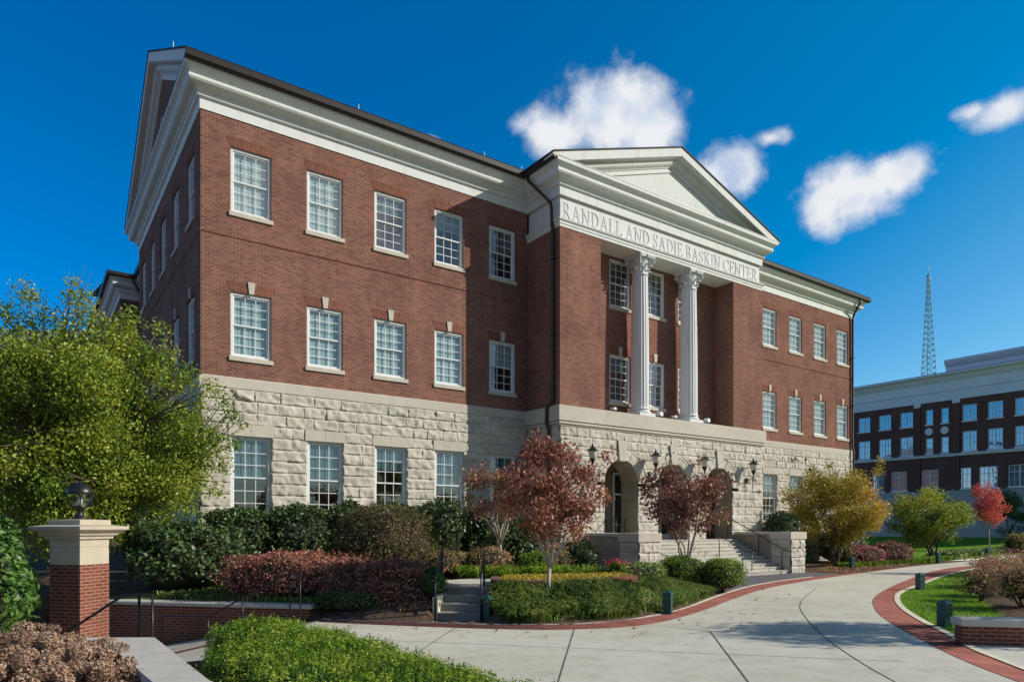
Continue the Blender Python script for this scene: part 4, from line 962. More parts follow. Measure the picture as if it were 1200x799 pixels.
rail('handrail', 'short black guard rail across the left arch of the porch', [[(ARC[0] - .9, P_V - .1, LAND + .05), (ARC[0] - .9, P_V - .1, LAND + .95), (ARC[0] + .1, P_V - .1, LAND + .95), (ARC[0] + .1, P_V - .1, LAND)], [(ARC[0] - .4, P_V - .1, LAND), (ARC[0] - .4, P_V - .1, LAND + .93)]], .02)

# wall lanterns
def lantern(u, label):
    o = empty('wall_lantern', label, 'lantern', (u, P_V, 4.55), 0, 'lanterns on the portico wall'); o.scale = (.88, .88, .88)
    y = -.52
    mb = MB(); mb.tube([(0, -.02, -.28), (0, -.25, -.24), (0, y, -.10), (0, y, .0)], .022, 8); mb.box(-.07, .07, -.12, .0, -.42, -.12, ch=.01); mb.tube([(0, -.1, -.35), (0, -.3, -.42), (.0, -.2, -.5)], .014, 6); mb.build('bracket', M['black'], o)
    mb = MB(); mb.lathe([(.015, -.12), (.035, -.06), (.03, 0), (.08, .12), (.135, .22), (.14, .26)], 0, y, 12); mb.build('holder', M['black'], o)
    mb = MB(); mb.lathe([(.13, .26), (.19, .44), (.205, .60), (.20, .62)], 0, y, 16); mb.build('glass_body', M['frost'], o)
    mb = MB(); mb.lathe([(.28, .60), (.29, .62), (.23, .67), (.12, .74), (.06, .80), (.05, .88), (.02, .92), (0, 1.0)], 0, y, 20); mb.build('lamp_cap', M['black'], o)
    mb = MB(); mb.lathe([(.03, .27), (.035, .45), (.01, .5)], 0, y, 8); mb.build('bulb', M['blind'], o)
for u, l in zip((PC - 5.2, PC - 1.59, PC + 1.59, PC + 5.2), ('black lantern on the stone wall left of the left arch', 'black lantern between the left and middle arches', 'black lantern between the middle and right arches', 'black lantern on the stone wall right of the right arch')): lantern(u, l)
# small floodlights on the ledge
for i, (u, l) in enumerate(((15.5, 'small pale floodlight on the ledge by the left brick pier'), (18.28, 'small pale floodlight on the ledge at the foot of the left column'), (19.2, 'tiny pale floodlight on the ledge between the two columns'), (21.45, 'small pale floodlight on the ledge at the foot of the right column'))):
    o = empty('floodlight', l, 'floodlight', (u, P_V - .02, CAPT), .3, 'floodlights on the portico ledge')
    k = .7 if i in (0, 2) else 1
    mb = MB(); mb.box(-.14 * k, .14 * k, -.10, .08, .06, .24 * k, ch=.02); mb.build('housing', M['greystone'], o)
    mb = MB(); mb.box(-.05, .05, -.05, .05, -.01, .07); mb.tube([(-.15 * k, 0, .03), (.15 * k, 0, .03)], .012, 6); mb.build('bracket', M['bronze'], o)
# ------------------------------------------------------------------ small garden stairs, planter, low walls
GS = empty('garden_steps', 'narrow grey concrete garden steps rising from the walk beside a green bollard', 'stairs', W3(-1.1, 15.4, 0), -HEAD - R(4))
mb = MB()
for k in range(4): mb.box(-.55, .52, k * .36, 1.75 if k == 3 else 1.7, .16 * k - (.05 if k == 0 else 0), .16 * (k + 1) - k * 1e-3); mb.box(-.55, .52, k * .36 - .02, k * .36, .16 * (k + 1) - .04, .16 * (k + 1) - .002)
mb.build('steps', M['garden_step'], GS)
mb = MB()
mb.box(-.68, -.56, .0, 1.7, -.1, .5); mb.build('side_kerb', M['concrete'], GS)
pth = [W(-1.75, 17.05), W(-.45, 17.05), W(-.2, 18.2), W(.6, 18.5), W(.6, 19.4), W(-1.0, 18.9), W(-1.9, 18.2)]
sheet('footpath', pth, .668, M['concrete'], h=.3)
for sx, l in ((-.60, 'black handrail on the hedge side of the garden steps'), (.42, 'black handrail by the green bollard at the garden steps')):
    B = lambda d, z, sx=sx: W3(-1.1 + sx, 15.4 + d, z)
    rail('handrail', l, [[B(-.12, 0), B(-.12, .92), B(1.15, 1.5), B(1.5, 1.5), B(1.5, .62)], [B(1.3, .62), B(1.3, 1.48)]], .024)
# planter kerb wall
PLW = smooth_line([W(-.42, 17.9), W(-.42, 16.5), W(.4, 16.35), W(1.6, 16.9), W(3.2, 18.0)], 3)
def low_wall(name, label, line, w, z0, z1, capm, wallm, cat='low wall', capover=.04, capt=.09):
    c = np.array(line).mean(0); o = empty(name, label, cat, (c[0], c[1], 0))
    for nm, ww, a, b, mt in (('brick_body', w, z0, z1 - capt, wallm), ('cap', w + 2 * capover, z1 - capt, z1, capm)):
        A = offset_line(line, ww / 2); B_ = offset_line(line, -ww / 2); mb = MB(); n = len(line)
        lo = [(x - c[0], y - c[1]) for x, y in A]; ro_ = [(x - c[0], y - c[1]) for x, y in B_]
        vs = [(x, y, z) for z in (a, b) for x, y in lo + ro_]
        fs = []
        for i in range(n - 1): fs += [(2 * n + i, 2 * n + i + 1, 3 * n + i + 1, 3 * n + i), (i, i + 1, 2 * n + i + 1, 2 * n + i), (n + i, n + i + 1, 3 * n + i + 1, 3 * n + i)]
        fs += [(0, n, 3 * n, 2 * n), (n - 1, 2 * n - 1, 4 * n - 1, 3 * n - 1)]
        mb.raw(vs, fs); mb.build(nm, mt, o)
    return o
low_wall('planter_wall', 'low curved red brick planter edge around golden groundcover', PLW, .22, .1, .80, M['paver'], M['brick_deep'], 'planter', .0, .07)
PW = empty('brick_wall', 'low red brick garden wall with pale stone cap beside the square pillar', 'low wall', W3(-4.62, 15.75, 0), -HEAD - math.atan2(1.05, 5.28))
mb = MB(); mb.box(-5.4, 0, 0, .34, -1.3, .20); mb.build('brick_body', M['brick_deep'], PW)
mb = MB(); mb.box(-5.4, .06, -.06, .40, .20, .295, ch=.02); mb.build('cap', M['cap'], PW)
PI = empty('gate_pillar', 'square red brick pillar with heavy limestone cap carrying a globe lamp', 'pillar', W3(-8.70, 13.9, 0), -HEAD - R(13))
hw = .36
mb = MB(); mb.box(-hw, hw, -hw, hw, -1.3, 1.335); mb.build('brick_shaft', M['brick_deep'], PI)
mb = MB(); sq = [(-1, 1), (-1, -1), (1, -1), (1, 1), (-1, 1)]
def sqring(prof):
    vs = []; 
    for (r, z) in prof: vs += [(-r, -r, z), (r, -r, z), (r, r, z), (-r, r, z)]
    fs = [(i * 4 + k, i * 4 + (k + 1) % 4, i * 4 + 4 + (k + 1) % 4, i * 4 + 4 + k) for i in range(len(prof) - 1) for k in range(4)]
    fs += [(3, 2, 1, 0), tuple(len(prof) * 4 - 4 + k for k in range(4))]; mb.raw(vs, fs)
sqring([(hw - .004, 1.336), (hw - .004, 1.66), (hw - .012, 1.665), (hw - .012, 1.68), (hw - .004, 1.685), (hw + .0, 1.83), (hw + .05, 1.845), (hw + .06, 1.90), (hw + .10, 1.91), (hw + .13, 1.96), (hw + .19, 1.99), (hw + .25, 2.03), (hw + .25, 2.09), (hw + .02, 2.125), (hw + .02, 2.22), (.1, 2.235)])
mb.build('stone_cap', M['tan'], PI)
PLp = W3(-8.70, 13.9, 2.23)
o = empty('pillar_lamp', 'dark acorn globe lamp standing on the brick pillar', 'lamp', PLp, -HEAD)
mb = MB(); mb.lathe([(.15, 0), (.15, .03), (.07, .06), (.05, .16), (.075, .20), (.13, .24), (.14, .27)], n=16); mb.build('stem', M['black'], o)
mb = MB(); mb.lathe([(.13, .27), (.19, .36), (.225, .46), (.232, .52)], n=20, cap=False); mb.build('globe', M['lampglass'], o)
mb = MB(); mb.lathe([(.238, .51), (.242, .54), (.22, .61), (.17, .67), (.10, .71), (.04, .73), (.035, .76), (0, .79)], n=20)
for k in range(4): a = k * math.pi / 2 + .6; mb.tube([(.135 * math.cos(a), .135 * math.sin(a), .27), (.195 * math.cos(a), .195 * math.sin(a), .36), (.23 * math.cos(a), .23 * math.sin(a), .46), (.238 * math.cos(a), .238 * math.sin(a), .52)], .012, 6)
mb.build('lamp_cap', M['black'], o)
mb = MB(); mb.lathe([(.04, .27), (.05, .42), (.02, .48)], n=10); mb.build('bulb', M['blind'], o)
# right-hand wall
RW = empty('brick_wall', 'low red brick wall with thick pale cap at the edge of the lawn', 'low wall', W3(7.97, 12.2, 0), -HEAD - R(10))
mb = MB(); mb.box(0, 4.5, 0, .32, -.1, .33); mb.build('brick_body', M['brick_deep'], RW)
mb = MB(); mb.box(-.05, 4.5, -.05, .37, .33, .47, ch=.02); mb.build('cap', M['cap'], RW)
# cheek wall with broad cap near the camera
CW = empty('cheek_wall', 'broad pale concrete-capped wall turning a corner in the foreground', 'low wall', W3(-5.0, 9.6, 0))
def capprism(mb, pts, z0, z1):
    b = W(-5.0, 9.6); mb.prism([(W(x, d)[0] - b[0], W(x, d)[1] - b[1]) for x, d in pts], z0, z1)
mb = MB(); capprism(mb, [(-9.5, 9.62), (-9.5, 9.0), (-5.25, 9.0), (-3.60, 6.9), (-2.7, 5.8), (-2.2, 6.1), (-3.05, 6.95), (-4.98, 9.62)], .45, .55); mb.build('cap', M['cap'], CW)
mb = MB(); capprism(mb, [(-9.5, 9.56), (-9.5, 9.06), (-5.21, 9.06), (-3.56, 6.96), (-2.6, 5.8), (-2.25, 6.05), (-3.10, 6.95), (-5.02, 9.56)], -1.2, .45); mb.build('brick_body', M['brick_deep'], CW)
# rails of the falling walk
def wr(pts): return [W3(*p) for p in pts]
rail('handrail', 'black handrail sloping down in front of the square brick pillar', [wr([(-6.25, 12, -.45), (-6.25, 12, .90), (-6.52, 12, .90), (-6.78, 12, .88), (-7.9, 12, .15), (-8.3, 12, .15), (-8.3, 12, -.8)]), wr([(-6.48, 12, -.5), (-6.48, 12, .88)]), wr([(-7.7, 12, -.7), (-7.7, 12, .27)])], .026)
rail('handrail', 'thin black handrail running down along the low garden wall to the hedge', [wr([(-4.54, 14.8, .0), (-4.54, 14.8, 1.06), (-4.78, 14.8, 1.06), (-5.0, 14.85, 1.0), (-6.62, 15.1, .12), (-7.7, 15.2, .12), (-7.7, 15.2, -.7)]), wr([(-4.76, 14.8, .0), (-4.76, 14.8, 1.05)]), wr([(-5.85, 15, -.3), (-5.85, 15, .55)]), wr([(-6.65, 15.1, -.5), (-6.65, 15.1, .12)])], .02)

# ------------------------------------------------------------------ bollards
BG = 'green bollards along the drive'
def bollard(name_loc, label, rz):
    o = empty('bollard', label, 'bollard', (name_loc[0], name_loc[1], 0.0), rz, BG)
    mb = MB(); mb.box(-.1, .1, -.1, .1, -.05, .47, ch=.008); mb.box(-.107, .107, -.107, .107, .30, .315); mb.build('post', M['green_metal'], o)
    mb = MB(); mb.raw([(-.112, -.112, .47), (.112, -.112, .47), (.112, .112, .47), (-.112, .112, .47), (-.112, -.112, .495), (.112, -.112, .495), (.112, .112, .495), (-.112, .112, .495), (0, 0, .575)],
        [(3, 2, 1, 0), (0, 1, 5, 4), (1, 2, 6, 5), (2, 3, 7, 6), (3, 0, 4, 7), (4, 5, 8), (5, 6, 8), (6, 7, 8), (7, 4, 8)]); mb.build('cap', M['green_metal'], o)
for p, l in (((3.93, -10.30), 'green bollard beside the garden steps'), ((8.05, -11.85), 'green bollard on the mulch at the end of the grassy mound'), ((19.6, -12.35), 'green bollard on the inner corner of the lawn by the curved brick border'),
             ((11.2, -16.6), 'nearest green bollard on the lawn behind the low brick wall'), ((28.9, -5.0), 'green bollard under the golden tree beside the drive'), ((38.5, -4.85), 'green bollard in front of the yellow-green tree'), ((29.2, -10.55), 'green bollard at the far end of the lawn island beside bronze shrubs'), ((51.4, -2.6), 'farthest green bollard on the footpath near the red tree')):
    bollard(p, l, -HEAD - R(25) if p[0] < 10 else -HEAD + R(18))
o = empty('path_light', 'tiny green path light in the grassy mound', 'path light', W3(2.04, 17, .5), 0)
mb = MB(); mb.tube([(0, 0, -.2), (0, 0, .16)], .018, 6); mb.build('stake', M['green_metal'], o); mb = MB(); mb.lathe([(.05, .1), (.06, .14), (.03, .22), (0, .23)], n=10); mb.build('lamp_head', M['green_metal'], o)

# ------------------------------------------------------------------ plants
def leaves(cent, size, rng, up=.3, nrm=None, aspect=.5, spread=1.0, droop=0.0):
    """leaf quads (folded diamonds) at cent; returns V,F"""
    n = len(cent); d = rng.normal(size=(n, 3)) * spread
    if nrm is not None: d += nrm * .9
    d[:, 2] += up; d /= np.linalg.norm(d, axis=1)[:, None] + 1e-9
    t = rng.normal(size=(n, 3)); t[:, 2] -= droop; t -= d * (t * d).sum(1)[:, None]; t /= np.linalg.norm(t, axis=1)[:, None] + 1e-9
    b = np.cross(d, t); sz = (size * rng.uniform(.65, 1.35, n))[:, None]
    p0 = cent - t * sz * .5; p2 = cent + t * sz * .5; p1 = cent + b * sz * aspect * .5 + d * sz * .10; p3 = cent - b * sz * aspect * .5 + d * sz * .10
    V = np.stack([p0, p1, p2, p3], 1).reshape(-1, 3); F = np.arange(4 * n).reshape(n, 4); return V, F
def blob_dir(n, rng):
    d = rng.normal(size=(n, 3)); return d / np.linalg.norm(d, axis=1)[:, None]
def lump(d, seed, k=3.0, amp=.16):
    r = np.random.default_rng(seed); s = np.zeros(len(d))
    for i in range(7):
        w = r.normal(size=3) * k * (1 + .35 * i); s += np.sin(d @ w + r.uniform(0, 6.28)) / (1 + .35 * i)
    return 1 + amp * s / 2.4
def core_mesh(c, rad, seed, k, amp, shrink, zmin, boxy):
    n1, n2 = 20, 12; V = []
    for j in range(n2 + 1):
        ph = math.pi * j / n2
        for i in range(n1): th = 2 * math.pi * i / n1; V.append((math.sin(ph) * math.cos(th), math.sin(ph) * math.sin(th), math.cos(ph)))
    d = np.array(V); l = lump(d, seed, k, amp) * shrink; p = shape(d, boxy) * l[:, None] * np.array(rad) + np.array(c); p[:, 2] = np.maximum(p[:, 2], zmin)
    F = [(j * n1 + i, j * n1 + (i + 1) % n1, (j + 1) * n1 + (i + 1) % n1, (j + 1) * n1 + i) for j in range(n2) for i in range(n1)]
    return p, np.array(F)
def shape(d, boxy):
    if boxy <= 0: return d
    m = np.max(np.abs(d), axis=1)[:, None]; return d * (1 - boxy) + boxy * d / m * .9
SEED = [100]
def shrub(name, label, cat, base, rad, mat, n, size, group=None, boxy=.0, amp=.14, k=3.2, core='core', zc=None, up=.3, aspect=.5, var=None, clump=.25, stems=True, rz=0, flare=0, depth=.35, spread=1.0, shoots=0, core_s=.86):
    """base: ground point; rad: half extents. One thing: foliage (+ stems child)"""
    SEED[0] += 1; sd = SEED[0]; rng = np.random.default_rng(sd)
    o = None
    d = blob_dir(n, rng); d[:, 2] = np.where(d[:, 2] < -.55, -d[:, 2], d[:, 2])
    l = lump(d, sd, k, amp); rr = (1 - depth * rng.random(n) ** 1.8) * (1 + .05 * rng.normal(size=n))
    zc_ = rad[2] * .9 if zc is None else zc
    p = shape(d, boxy) * (l * rr)[:, None] * np.array(rad); p[:, 2] += zc_
    keep = p[:, 2] > .02; p = p[keep]; d = d[keep]; m = len(p)
    cl = vnoise(p[:, 0] / clump * .5 + sd, p[:, 2] / clump * .5 + p[:, 1] / clump * .37, sd % 17)
    v = np.clip(.62 * rng.random(m) + .55 * (cl - .5) + .2, 0, 1) if var is None else var(p, rng)
    if shoots:     # young upright shoots: a short stack of small leaves
        ii = rng.choice(m, shoots); q = np.repeat(p[ii], 6, 0) + np.tile(np.arange(6), shoots)[:, None] * np.array([0, 0, size * .5]) + rng.normal(size=(shoots * 6, 3)) * size * .22
        p = np.concatenate([p, q]); d = np.concatenate([d, np.repeat(d[ii], 6, 0)]); v = np.r_[v, np.clip(np.repeat(v[ii], 6) + .12, 0, 1)]
    V, F = leaves(p, size, rng, up, d, aspect, spread)
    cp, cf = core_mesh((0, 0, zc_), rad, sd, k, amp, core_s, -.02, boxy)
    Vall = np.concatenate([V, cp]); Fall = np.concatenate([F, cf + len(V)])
    if rz: c_, s_ = math.cos(rz), math.sin(rz); Vall = np.stack([Vall[:, 0] * c_ - Vall[:, 1] * s_, Vall[:, 0] * s_ + Vall[:, 1] * c_, Vall[:, 2]], -1)
    e = empty(name, label, cat, base, 0, group)
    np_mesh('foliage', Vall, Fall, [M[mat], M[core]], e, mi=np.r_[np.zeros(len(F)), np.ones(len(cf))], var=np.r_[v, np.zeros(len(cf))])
    if stems:
        mb = MB(); r2 = random.Random(sd)
        for q in range(5): a = r2.uniform(0, 6.28); mb.tube([(.05 * math.cos(a), .05 * math.sin(a), -.05), (rad[0] * .35 * math.cos(a), rad[1] * .35 * math.sin(a), zc_ * .7), (rad[0] * .6 * math.cos(a + .3), rad[1] * .6 * math.sin(a + .3), zc_ * 1.15)], [.03, .022, .01], 6)
        mb.build('stems', M['darkbark'], e)
    return e
def tree(name, label, base, crown_c, crown_r, mat, n, size, bark='bark', trunks=1, trunk_r=.08, clumps=34, clump_r=.42, fork=.35, group=None, aspect=.55, up=.2, droop=.4, spires=(), ampl=.0, var=None, low=.0, seed=None, limb_top=.75, hollow=.35):
    SEED[0] += 1; sd = seed or SEED[0]; rng = np.random.default_rng(sd); r2 = random.Random(sd)
    b = np.array(base); C_ = np.array(crown_c) - b; Rr = np.array(crown_r)
    e = empty(name, label, 'tree', base, 0, group)
    cs = []
    tries = 0
    while len(cs) < clumps and tries < 5000:
        tries += 1
        d = rng.normal(size=3); d /= np.linalg.norm(d); q = rng.random() ** (1 / 2.2)
        if q < hollow: continue
        p = d * q * Rr * (1 + ampl * math.sin(5 * d[0] + 3 * d[2] + sd)); 
        if p[2] < -Rr[2] * (1 - low): continue
        cs.append(C_ + p)
    for s in spires: cs.append(np.array(s[:3]) - b)
    cs = np.array(cs); wts = np.r_[np.ones(len(cs) - len(spires)), np.array([s[3] for s in spires])] if len(spires) else np.ones(len(cs))
    wr_ = np.clip(rng.normal(1, .22, len(cs)), .55, 1.5) * wts; pr = wr_ ** 2.2; pr /= pr.sum()
    ix = rng.choice(len(cs), n, p=pr); d = blob_dir(n, rng); rad = (rng.random(n) ** .55)
    p = cs[ix] + d * (rad * wr_[ix] * clump_r)[:, None] * np.array([1, 1, .85]) + rng.normal(size=(n, 3)) * size * .6
    if var is None: v = np.clip(.5 * rng.random(n) + .5 * rng.random(len(cs))[ix] + .12 * rng.normal(size=n), 0, 1)
    else: v = var(p + b, rng, rng.random(len(cs))[ix])
    V, F = leaves(p, size, rng, up, d * .5, aspect, 1.0, droop)
    np_mesh('crown', V, F, M[mat], e, var=v)
    mb = MB()
    fk = C_ * fork; fk[2] = C_[2] * fork
    for t in range(trunks):
        a = 6.28 * t / max(1, trunks) + r2.random(); off = np.array([math.cos(a), math.sin(a), 0]) * trunk_r * (1.3 if trunks > 1 else 0)
        tp = fk + np.array([math.cos(a), math.sin(a), 0]) * trunk_r * (4 if trunks > 1 else 0)
        mid = (off + tp) / 2 + np.array([r2.uniform(-.4, .4) * trunk_r, r2.uniform(-.4, .4) * trunk_r, 0])
        mb.tube([tuple(off + np.array([0, 0, -.08])), tuple(off * .95 + np.array([0, 0, .12])), tuple(mid), tuple(tp)], [trunk_r * 1.35, trunk_r, trunk_r * .85, trunk_r * .72], 9)
        sel = np.array([c for k, c in enumerate(cs) if k % max(1, trunks) == t])
        npri = min(len(sel), max(3, int(7 / trunks) if len(cs) < 90 else 11)); pri = []
        for q in range(npri):
            c = sel[rng.integers(len(sel))]; u = rng.uniform(.45, .68); tip = tp + (c - tp) * u + np.array([0, 0, .10 * Rr[2]])
            m1 = tp + (tip - tp) * .5 + np.array([r2.uniform(-.08, .08), r2.uniform(-.08, .08), .05]) * Rr[0]
            mb.tube([tuple(tp - (tp - mid) * .04), tuple(m1), tuple(tip)], [trunk_r * .62, trunk_r * .46, trunk_r * .33], 7); pri.append(tip)
        pri = np.array(pri)
        for c in sel:
            if rng.random() > .85: continue
            j = int(np.argmin(np.linalg.norm(pri - c, axis=1))); p0 = pri[j]; m1 = (p0 + c) / 2 + np.array([r2.uniform(-.1, .1), r2.uniform(-.1, .1), .08]) * Rr[0] * .5
            mb.tube([tuple(p0), tuple(m1), tuple(c)], [trunk_r * .26, trunk_r * .16, trunk_r * .06], 5)
            for q in range(2):
                tw = c + np.array([r2.uniform(-1, 1), r2.uniform(-1, 1), r2.uniform(-.2, 1)]) * clump_r * .9; mb.tube([tuple(m1), tuple((m1 + tw) / 2 + np.array([0, 0, .03])), tuple(tw)], [trunk_r * .12, trunk_r * .08, trunk_r * .03], 4)
    mb.build('trunk', M[bark], e)
    return e
def gz(u, v): return float(ground(np.array([u]), np.array([v]))[0])
def at(x, d, dz=0.0): u, v = W(x, d); return (u, v, gz(u, v) + dz)

# dark laurels along the facade
LG = 'dark laurels along the stone wall'
for i, (u, v, h, w, l) in enumerate(((.6, -1.9, 1.95, 1.0, 'dark glossy laurel at the far left corner of the stone wall'), (2.3, -2.1, 2.05, 1.1, 'dark glossy laurel under the first ground-floor window'), (4.0, -2.0, 2.1, 1.05, 'dark glossy laurel under the second ground-floor window'),
        (5.6, -2.1, 2.0, 1.0, 'dark glossy laurel directly behind the round olive shrub'), (7.3, -2.0, 2.05, 1.0, 'dark glossy laurel under the third ground-floor window'), (8.9, -2.2, 1.9, 1.0, 'dark glossy laurel under the fourth ground-floor window'), (10.5, -2.3, 1.75, 1.0, 'dark glossy laurel behind the smaller dogwood'))):
    shrub('laurel_shrub', l, 'shrub', (u, v, gz(u, v)), (w, 1.0, h / 1.9), 'l_laurel', 5200, .125, LG, boxy=.35, amp=.13, up=.35)
p = at(-8.6, 18.3); shrub('laurel_shrub', 'broad dark green laurel behind the low brick wall', 'shrub', p, (1.5, 1.2, .92), 'l_laurel', 9000, .12, None, boxy=.3, amp=.14)
p = at(-9.6, 11.6); shrub('laurel_shrub', 'large-leaved bright green laurel left of the brick pillar', 'shrub', (p[0], p[1], -.4), (1.35, 1.1, 1.45), 'l_laurelbig', 8000, .15, None, boxy=.3, amp=.15, up=.4, aspect=.42, core='core')
p = at(-3.6, 19.4); shrub('olive_shrub', 'big rounded olive-brown shrub in front of the dark laurels', 'shrub', p, (1.5, 1.45, 1.08), 'l_olive', 17000, .08, None, amp=.10, k=5, aspect=.35, core='corebrown')
# russet hedges
p = at(-5.4, 17.4); shrub('russet_shrub', 'russet and pink-tipped barberry hedge below the round olive shrub', 'shrub', (p[0], p[1], p[2] - .1), (1.75, .95, .64), 'l_barberry', 15000, .075, None, boxy=.3, amp=.22, k=4.5, core='corebrown', rz=-HEAD)
p = at(-3.1, 16.6); shrub('russet_shrub', 'dark maroon clipped barberry hedge beside the garden steps', 'shrub', (p[0], p[1], -.05), (1.42, .85, .70), 'l_barberry_dark', 15000, .075, None, boxy=.4, amp=.18, k=4.5, core='corebrown', rz=-HEAD)
p = at(-3.75, 15.95); shrub('ivy_patch', 'low dark green ivy patch at the foot of the maroon hedge', 'groundcover', (p[0], p[1], p[2] - .1), (.85, .35, .26), 'l_laurel', 4500, .06, None, boxy=.4, amp=.12, stems=False, rz=-HEAD)
p = at(-1.85, 16.1); shrub('green_shrub', 'small bright green shrub touching the garden steps', 'shrub', p, (.22, .4, .34), 'l_laurelbig', 1400, .07, None)
# planting behind the garden steps
for i, (x, d, r, m, l) in enumerate(((-1.9, 19.6, (.75, .6, .42), 'l_nandina', 'low bronze and pink nandina at the left of the upper path'), (-.7, 20.0, (.8, .6, .45), 'l_nandina', 'red-tipped nandina clump at the middle of the upper path'), (.7, 19.8, (.55, .55, .40), 'l_day', 'green leafy clump between the red-tipped nandinas'), (1.3, 20.6, (.7, .5, .50), 'l_nandina', 'red-tipped nandina clump behind the larger dogwood trunk'))):
    p = at(x, d); shrub('nandina_shrub', l, 'shrub', p, r, m, 2600, .085, 'nandinas by the upper path', amp=.2, aspect=.35, up=.5, core='core')
p = at(1.95, 21.0); shrub('holly_shrub', 'dark rounded holly behind the larger dogwood, left of the stone pier', 'shrub', p, (.62, .6, .56), 'l_laurel', 3600, .09, None)
p = at(3.6, 20.0); shrub('box_shrub', 'low mid-green clump in front of the left stone pier', 'shrub', p, (1.1, .5, .28), 'l_lirio', 2600, .08, None)
def flowers(x, d, label):
    p = at(x, d); e = shrub('flower_clump', label, 'flowers', p, (.28, .25, .28), 'l_day', 500, .08, None, stems=False)
    rng = np.random.default_rng(5); c = rng.normal(size=(160, 3)) * [.16, .14, .05] + [0, 0, .50]; V, F = leaves(c, .06, rng, .6); np_mesh('blossoms', V, F, M['l_redflower'], e, var=rng.random(160))
flowers(2.95, 19.9 - .6, 'small clump of bright red flowers at the left stone pier')
# golden groundcover in the planter
def scatter_blades(name, label, pts, h, mat, w=.012, lean=.5, kind='stuff', cat='groundcover', nseg=2, var=None):
    rng = np.random.default_rng(len(pts)); n = len(pts); a = rng.uniform(0, 6.28, n); hh = h * rng.uniform(.55, 1.25, n); ln = lean * rng.uniform(.2, 1.2, n) * hh
    dx, dy = np.cos(a), np.sin(a); ww = w * rng.uniform(.7, 1.3, n)
    b = pts; px, py = -dy * ww, dx * ww
    mid = b + np.stack([dx * ln * .35, dy * ln * .35, hh * .7], -1); tip = b + np.stack([dx * ln, dy * ln, hh * .95 * (1 - .35 * lean)], -1)
    P = np.stack([px, py, np.zeros(n)], -1)
    V = np.stack([b - P, b + P, mid + P * .8, mid - P * .8, tip + P * .15, tip - P * .15], 1).reshape(-1, 3); i = np.arange(n) * 6
    F = np.concatenate([np.stack([i, i + 1, i + 2, i + 3], -1), np.stack([i + 3, i + 2, i + 4, i + 5], -1)])
    v = np.clip(rng.random(n), 0, 1) if var is None else var(pts, rng)
    return tag(np_mesh(name, V, F, M[mat], var=np.r_[v, v]), label, cat, None, kind)
def pts_in(poly, n, rng):
    P = np.array(poly); lo, hi = P.min(0), P.max(0); out = np.zeros((0, 2))
    while len(out) < n:
        q = rng.uniform(lo, hi, (n * 2, 2)); q = q[in_poly(q[:, 0], q[:, 1], poly)]; out = np.concatenate([out, q])
    return out[:n]
rg = np.random.default_rng(3)
q = pts_in([W(-.3, 16.6), W(.5, 16.5), W(1.7, 17.1), W(3.2, 18.1), W(3.0, 19.0), W(1.2, 18.5), W(-.2, 18.1)], 9000, rg)
Z = np.full((len(q), 1), .74); V, F = leaves(np.hstack([q, Z + rg.random((len(q), 1)) * .10]), .055, rg, 1.2); tag(np_mesh('gold_groundcover', V, F, M['l_gold'], var=rg.random(len(F))), 'golden yellow groundcover filling the curved brick planter', 'groundcover', None, 'stuff')
# liriope mound
md = [W(-.45, 15.35)] + [(x, y) for x, y in offset_line(S_OUT, -.12) if 3.9 < x < 12.6] + [(13.2, -9.1), W(5.9, 21.2), W(4.2, 20.6), W(3.4, 18.2), W(1.6, 16.75), W(.4, 16.2), W(-.42, 16.35)]
q = pts_in(md, 42000, rg)
d1 = vnoise(q[:, 0] * 1.6, q[:, 1] * 1.6, 3); tx, ty = W(.86, 16.2)
bare = (np.hypot(q[:, 0] - tx, q[:, 1] - ty) < .5 * (.6 + d1)) | (((np.hypot(q[:, 0] - 8.6, q[:, 1] + 11.5) < 1.15) | (np.hypot(q[:, 0] - 10.4, q[:, 1] + 10.7) < 1.0)) & (rg.random(len(q)) < .9)) | (vnoise(q[:, 0] * 1.1 + 4, q[:, 1] * 1.1, 12) > .80)
q = q[~(bare & (rg.random(len(q)) < .93))]
zz = ground(q[:, 0], q[:, 1])[:, None]
scatter_blades('liriope_groundcover', 'strappy green liriope covering the mound beside the drive', np.hstack([q, zz + .0]), .25, 'l_lirio', .015, 1.1, var=lambda p, r: np.clip(.55 * r.random(len(p)) + .7 * (vnoise(p[:, 0] * 2.2, p[:, 1] * 2.2, 4) - .3), 0, 1))
# daylily strips behind steps
q = pts_in([W(-1.5, 18.9), W(-.2, 18.7), W(1.8, 18.8), W(3.2, 19.6), W(3.2, 20.3), W(1.0, 19.7), W(-.6, 19.8), W(-1.6, 19.9)], 2600, rg); q = q[vnoise(q[:, 0] * 2.4, q[:, 1] * 2.4, 6) > .38]; zz = ground(q[:, 0], q[:, 1])[:, None]
scatter_blades('daylily_groundcover', 'arching green daylily leaves along the upper path', np.hstack([q, zz]), .46, 'l_day', .016, 1.25)
# grass behind the low wall
q = pts_in([W(-9, 17.2), W(-4.6, 16.0), W(-2.9, 15.9), W(-3, 17), W(-7, 18)], 6000, rg); zz = ground(q[:, 0], q[:, 1])[:, None]
scatter_blades('grass_strip', 'strip of green grass behind the low brick wall', np.hstack([q, zz]), .22, 'l_lirio', .012, .8)
# lawn island grass
lawn = [(x, y) for x, y in curb_o if 9.3 < x < 33] ; lawn = [(x, y) for x, y in lawn]
lp = lawn + [(13.0, -17.0), (17.2, -15.1), (22, -12.9), (30, -9.9)]
q = pts_in(lp, 52000, rg); q = q[~in_poly(q[:, 0], q[:, 1], MULCH)]; zz = ground(q[:, 0], q[:, 1])[:, None]
scatter_blades('lawn_grass', 'short bright green lawn grass inside the curved brick border', np.hstack([q, zz]), .065, 'l_grass', .007, .9)
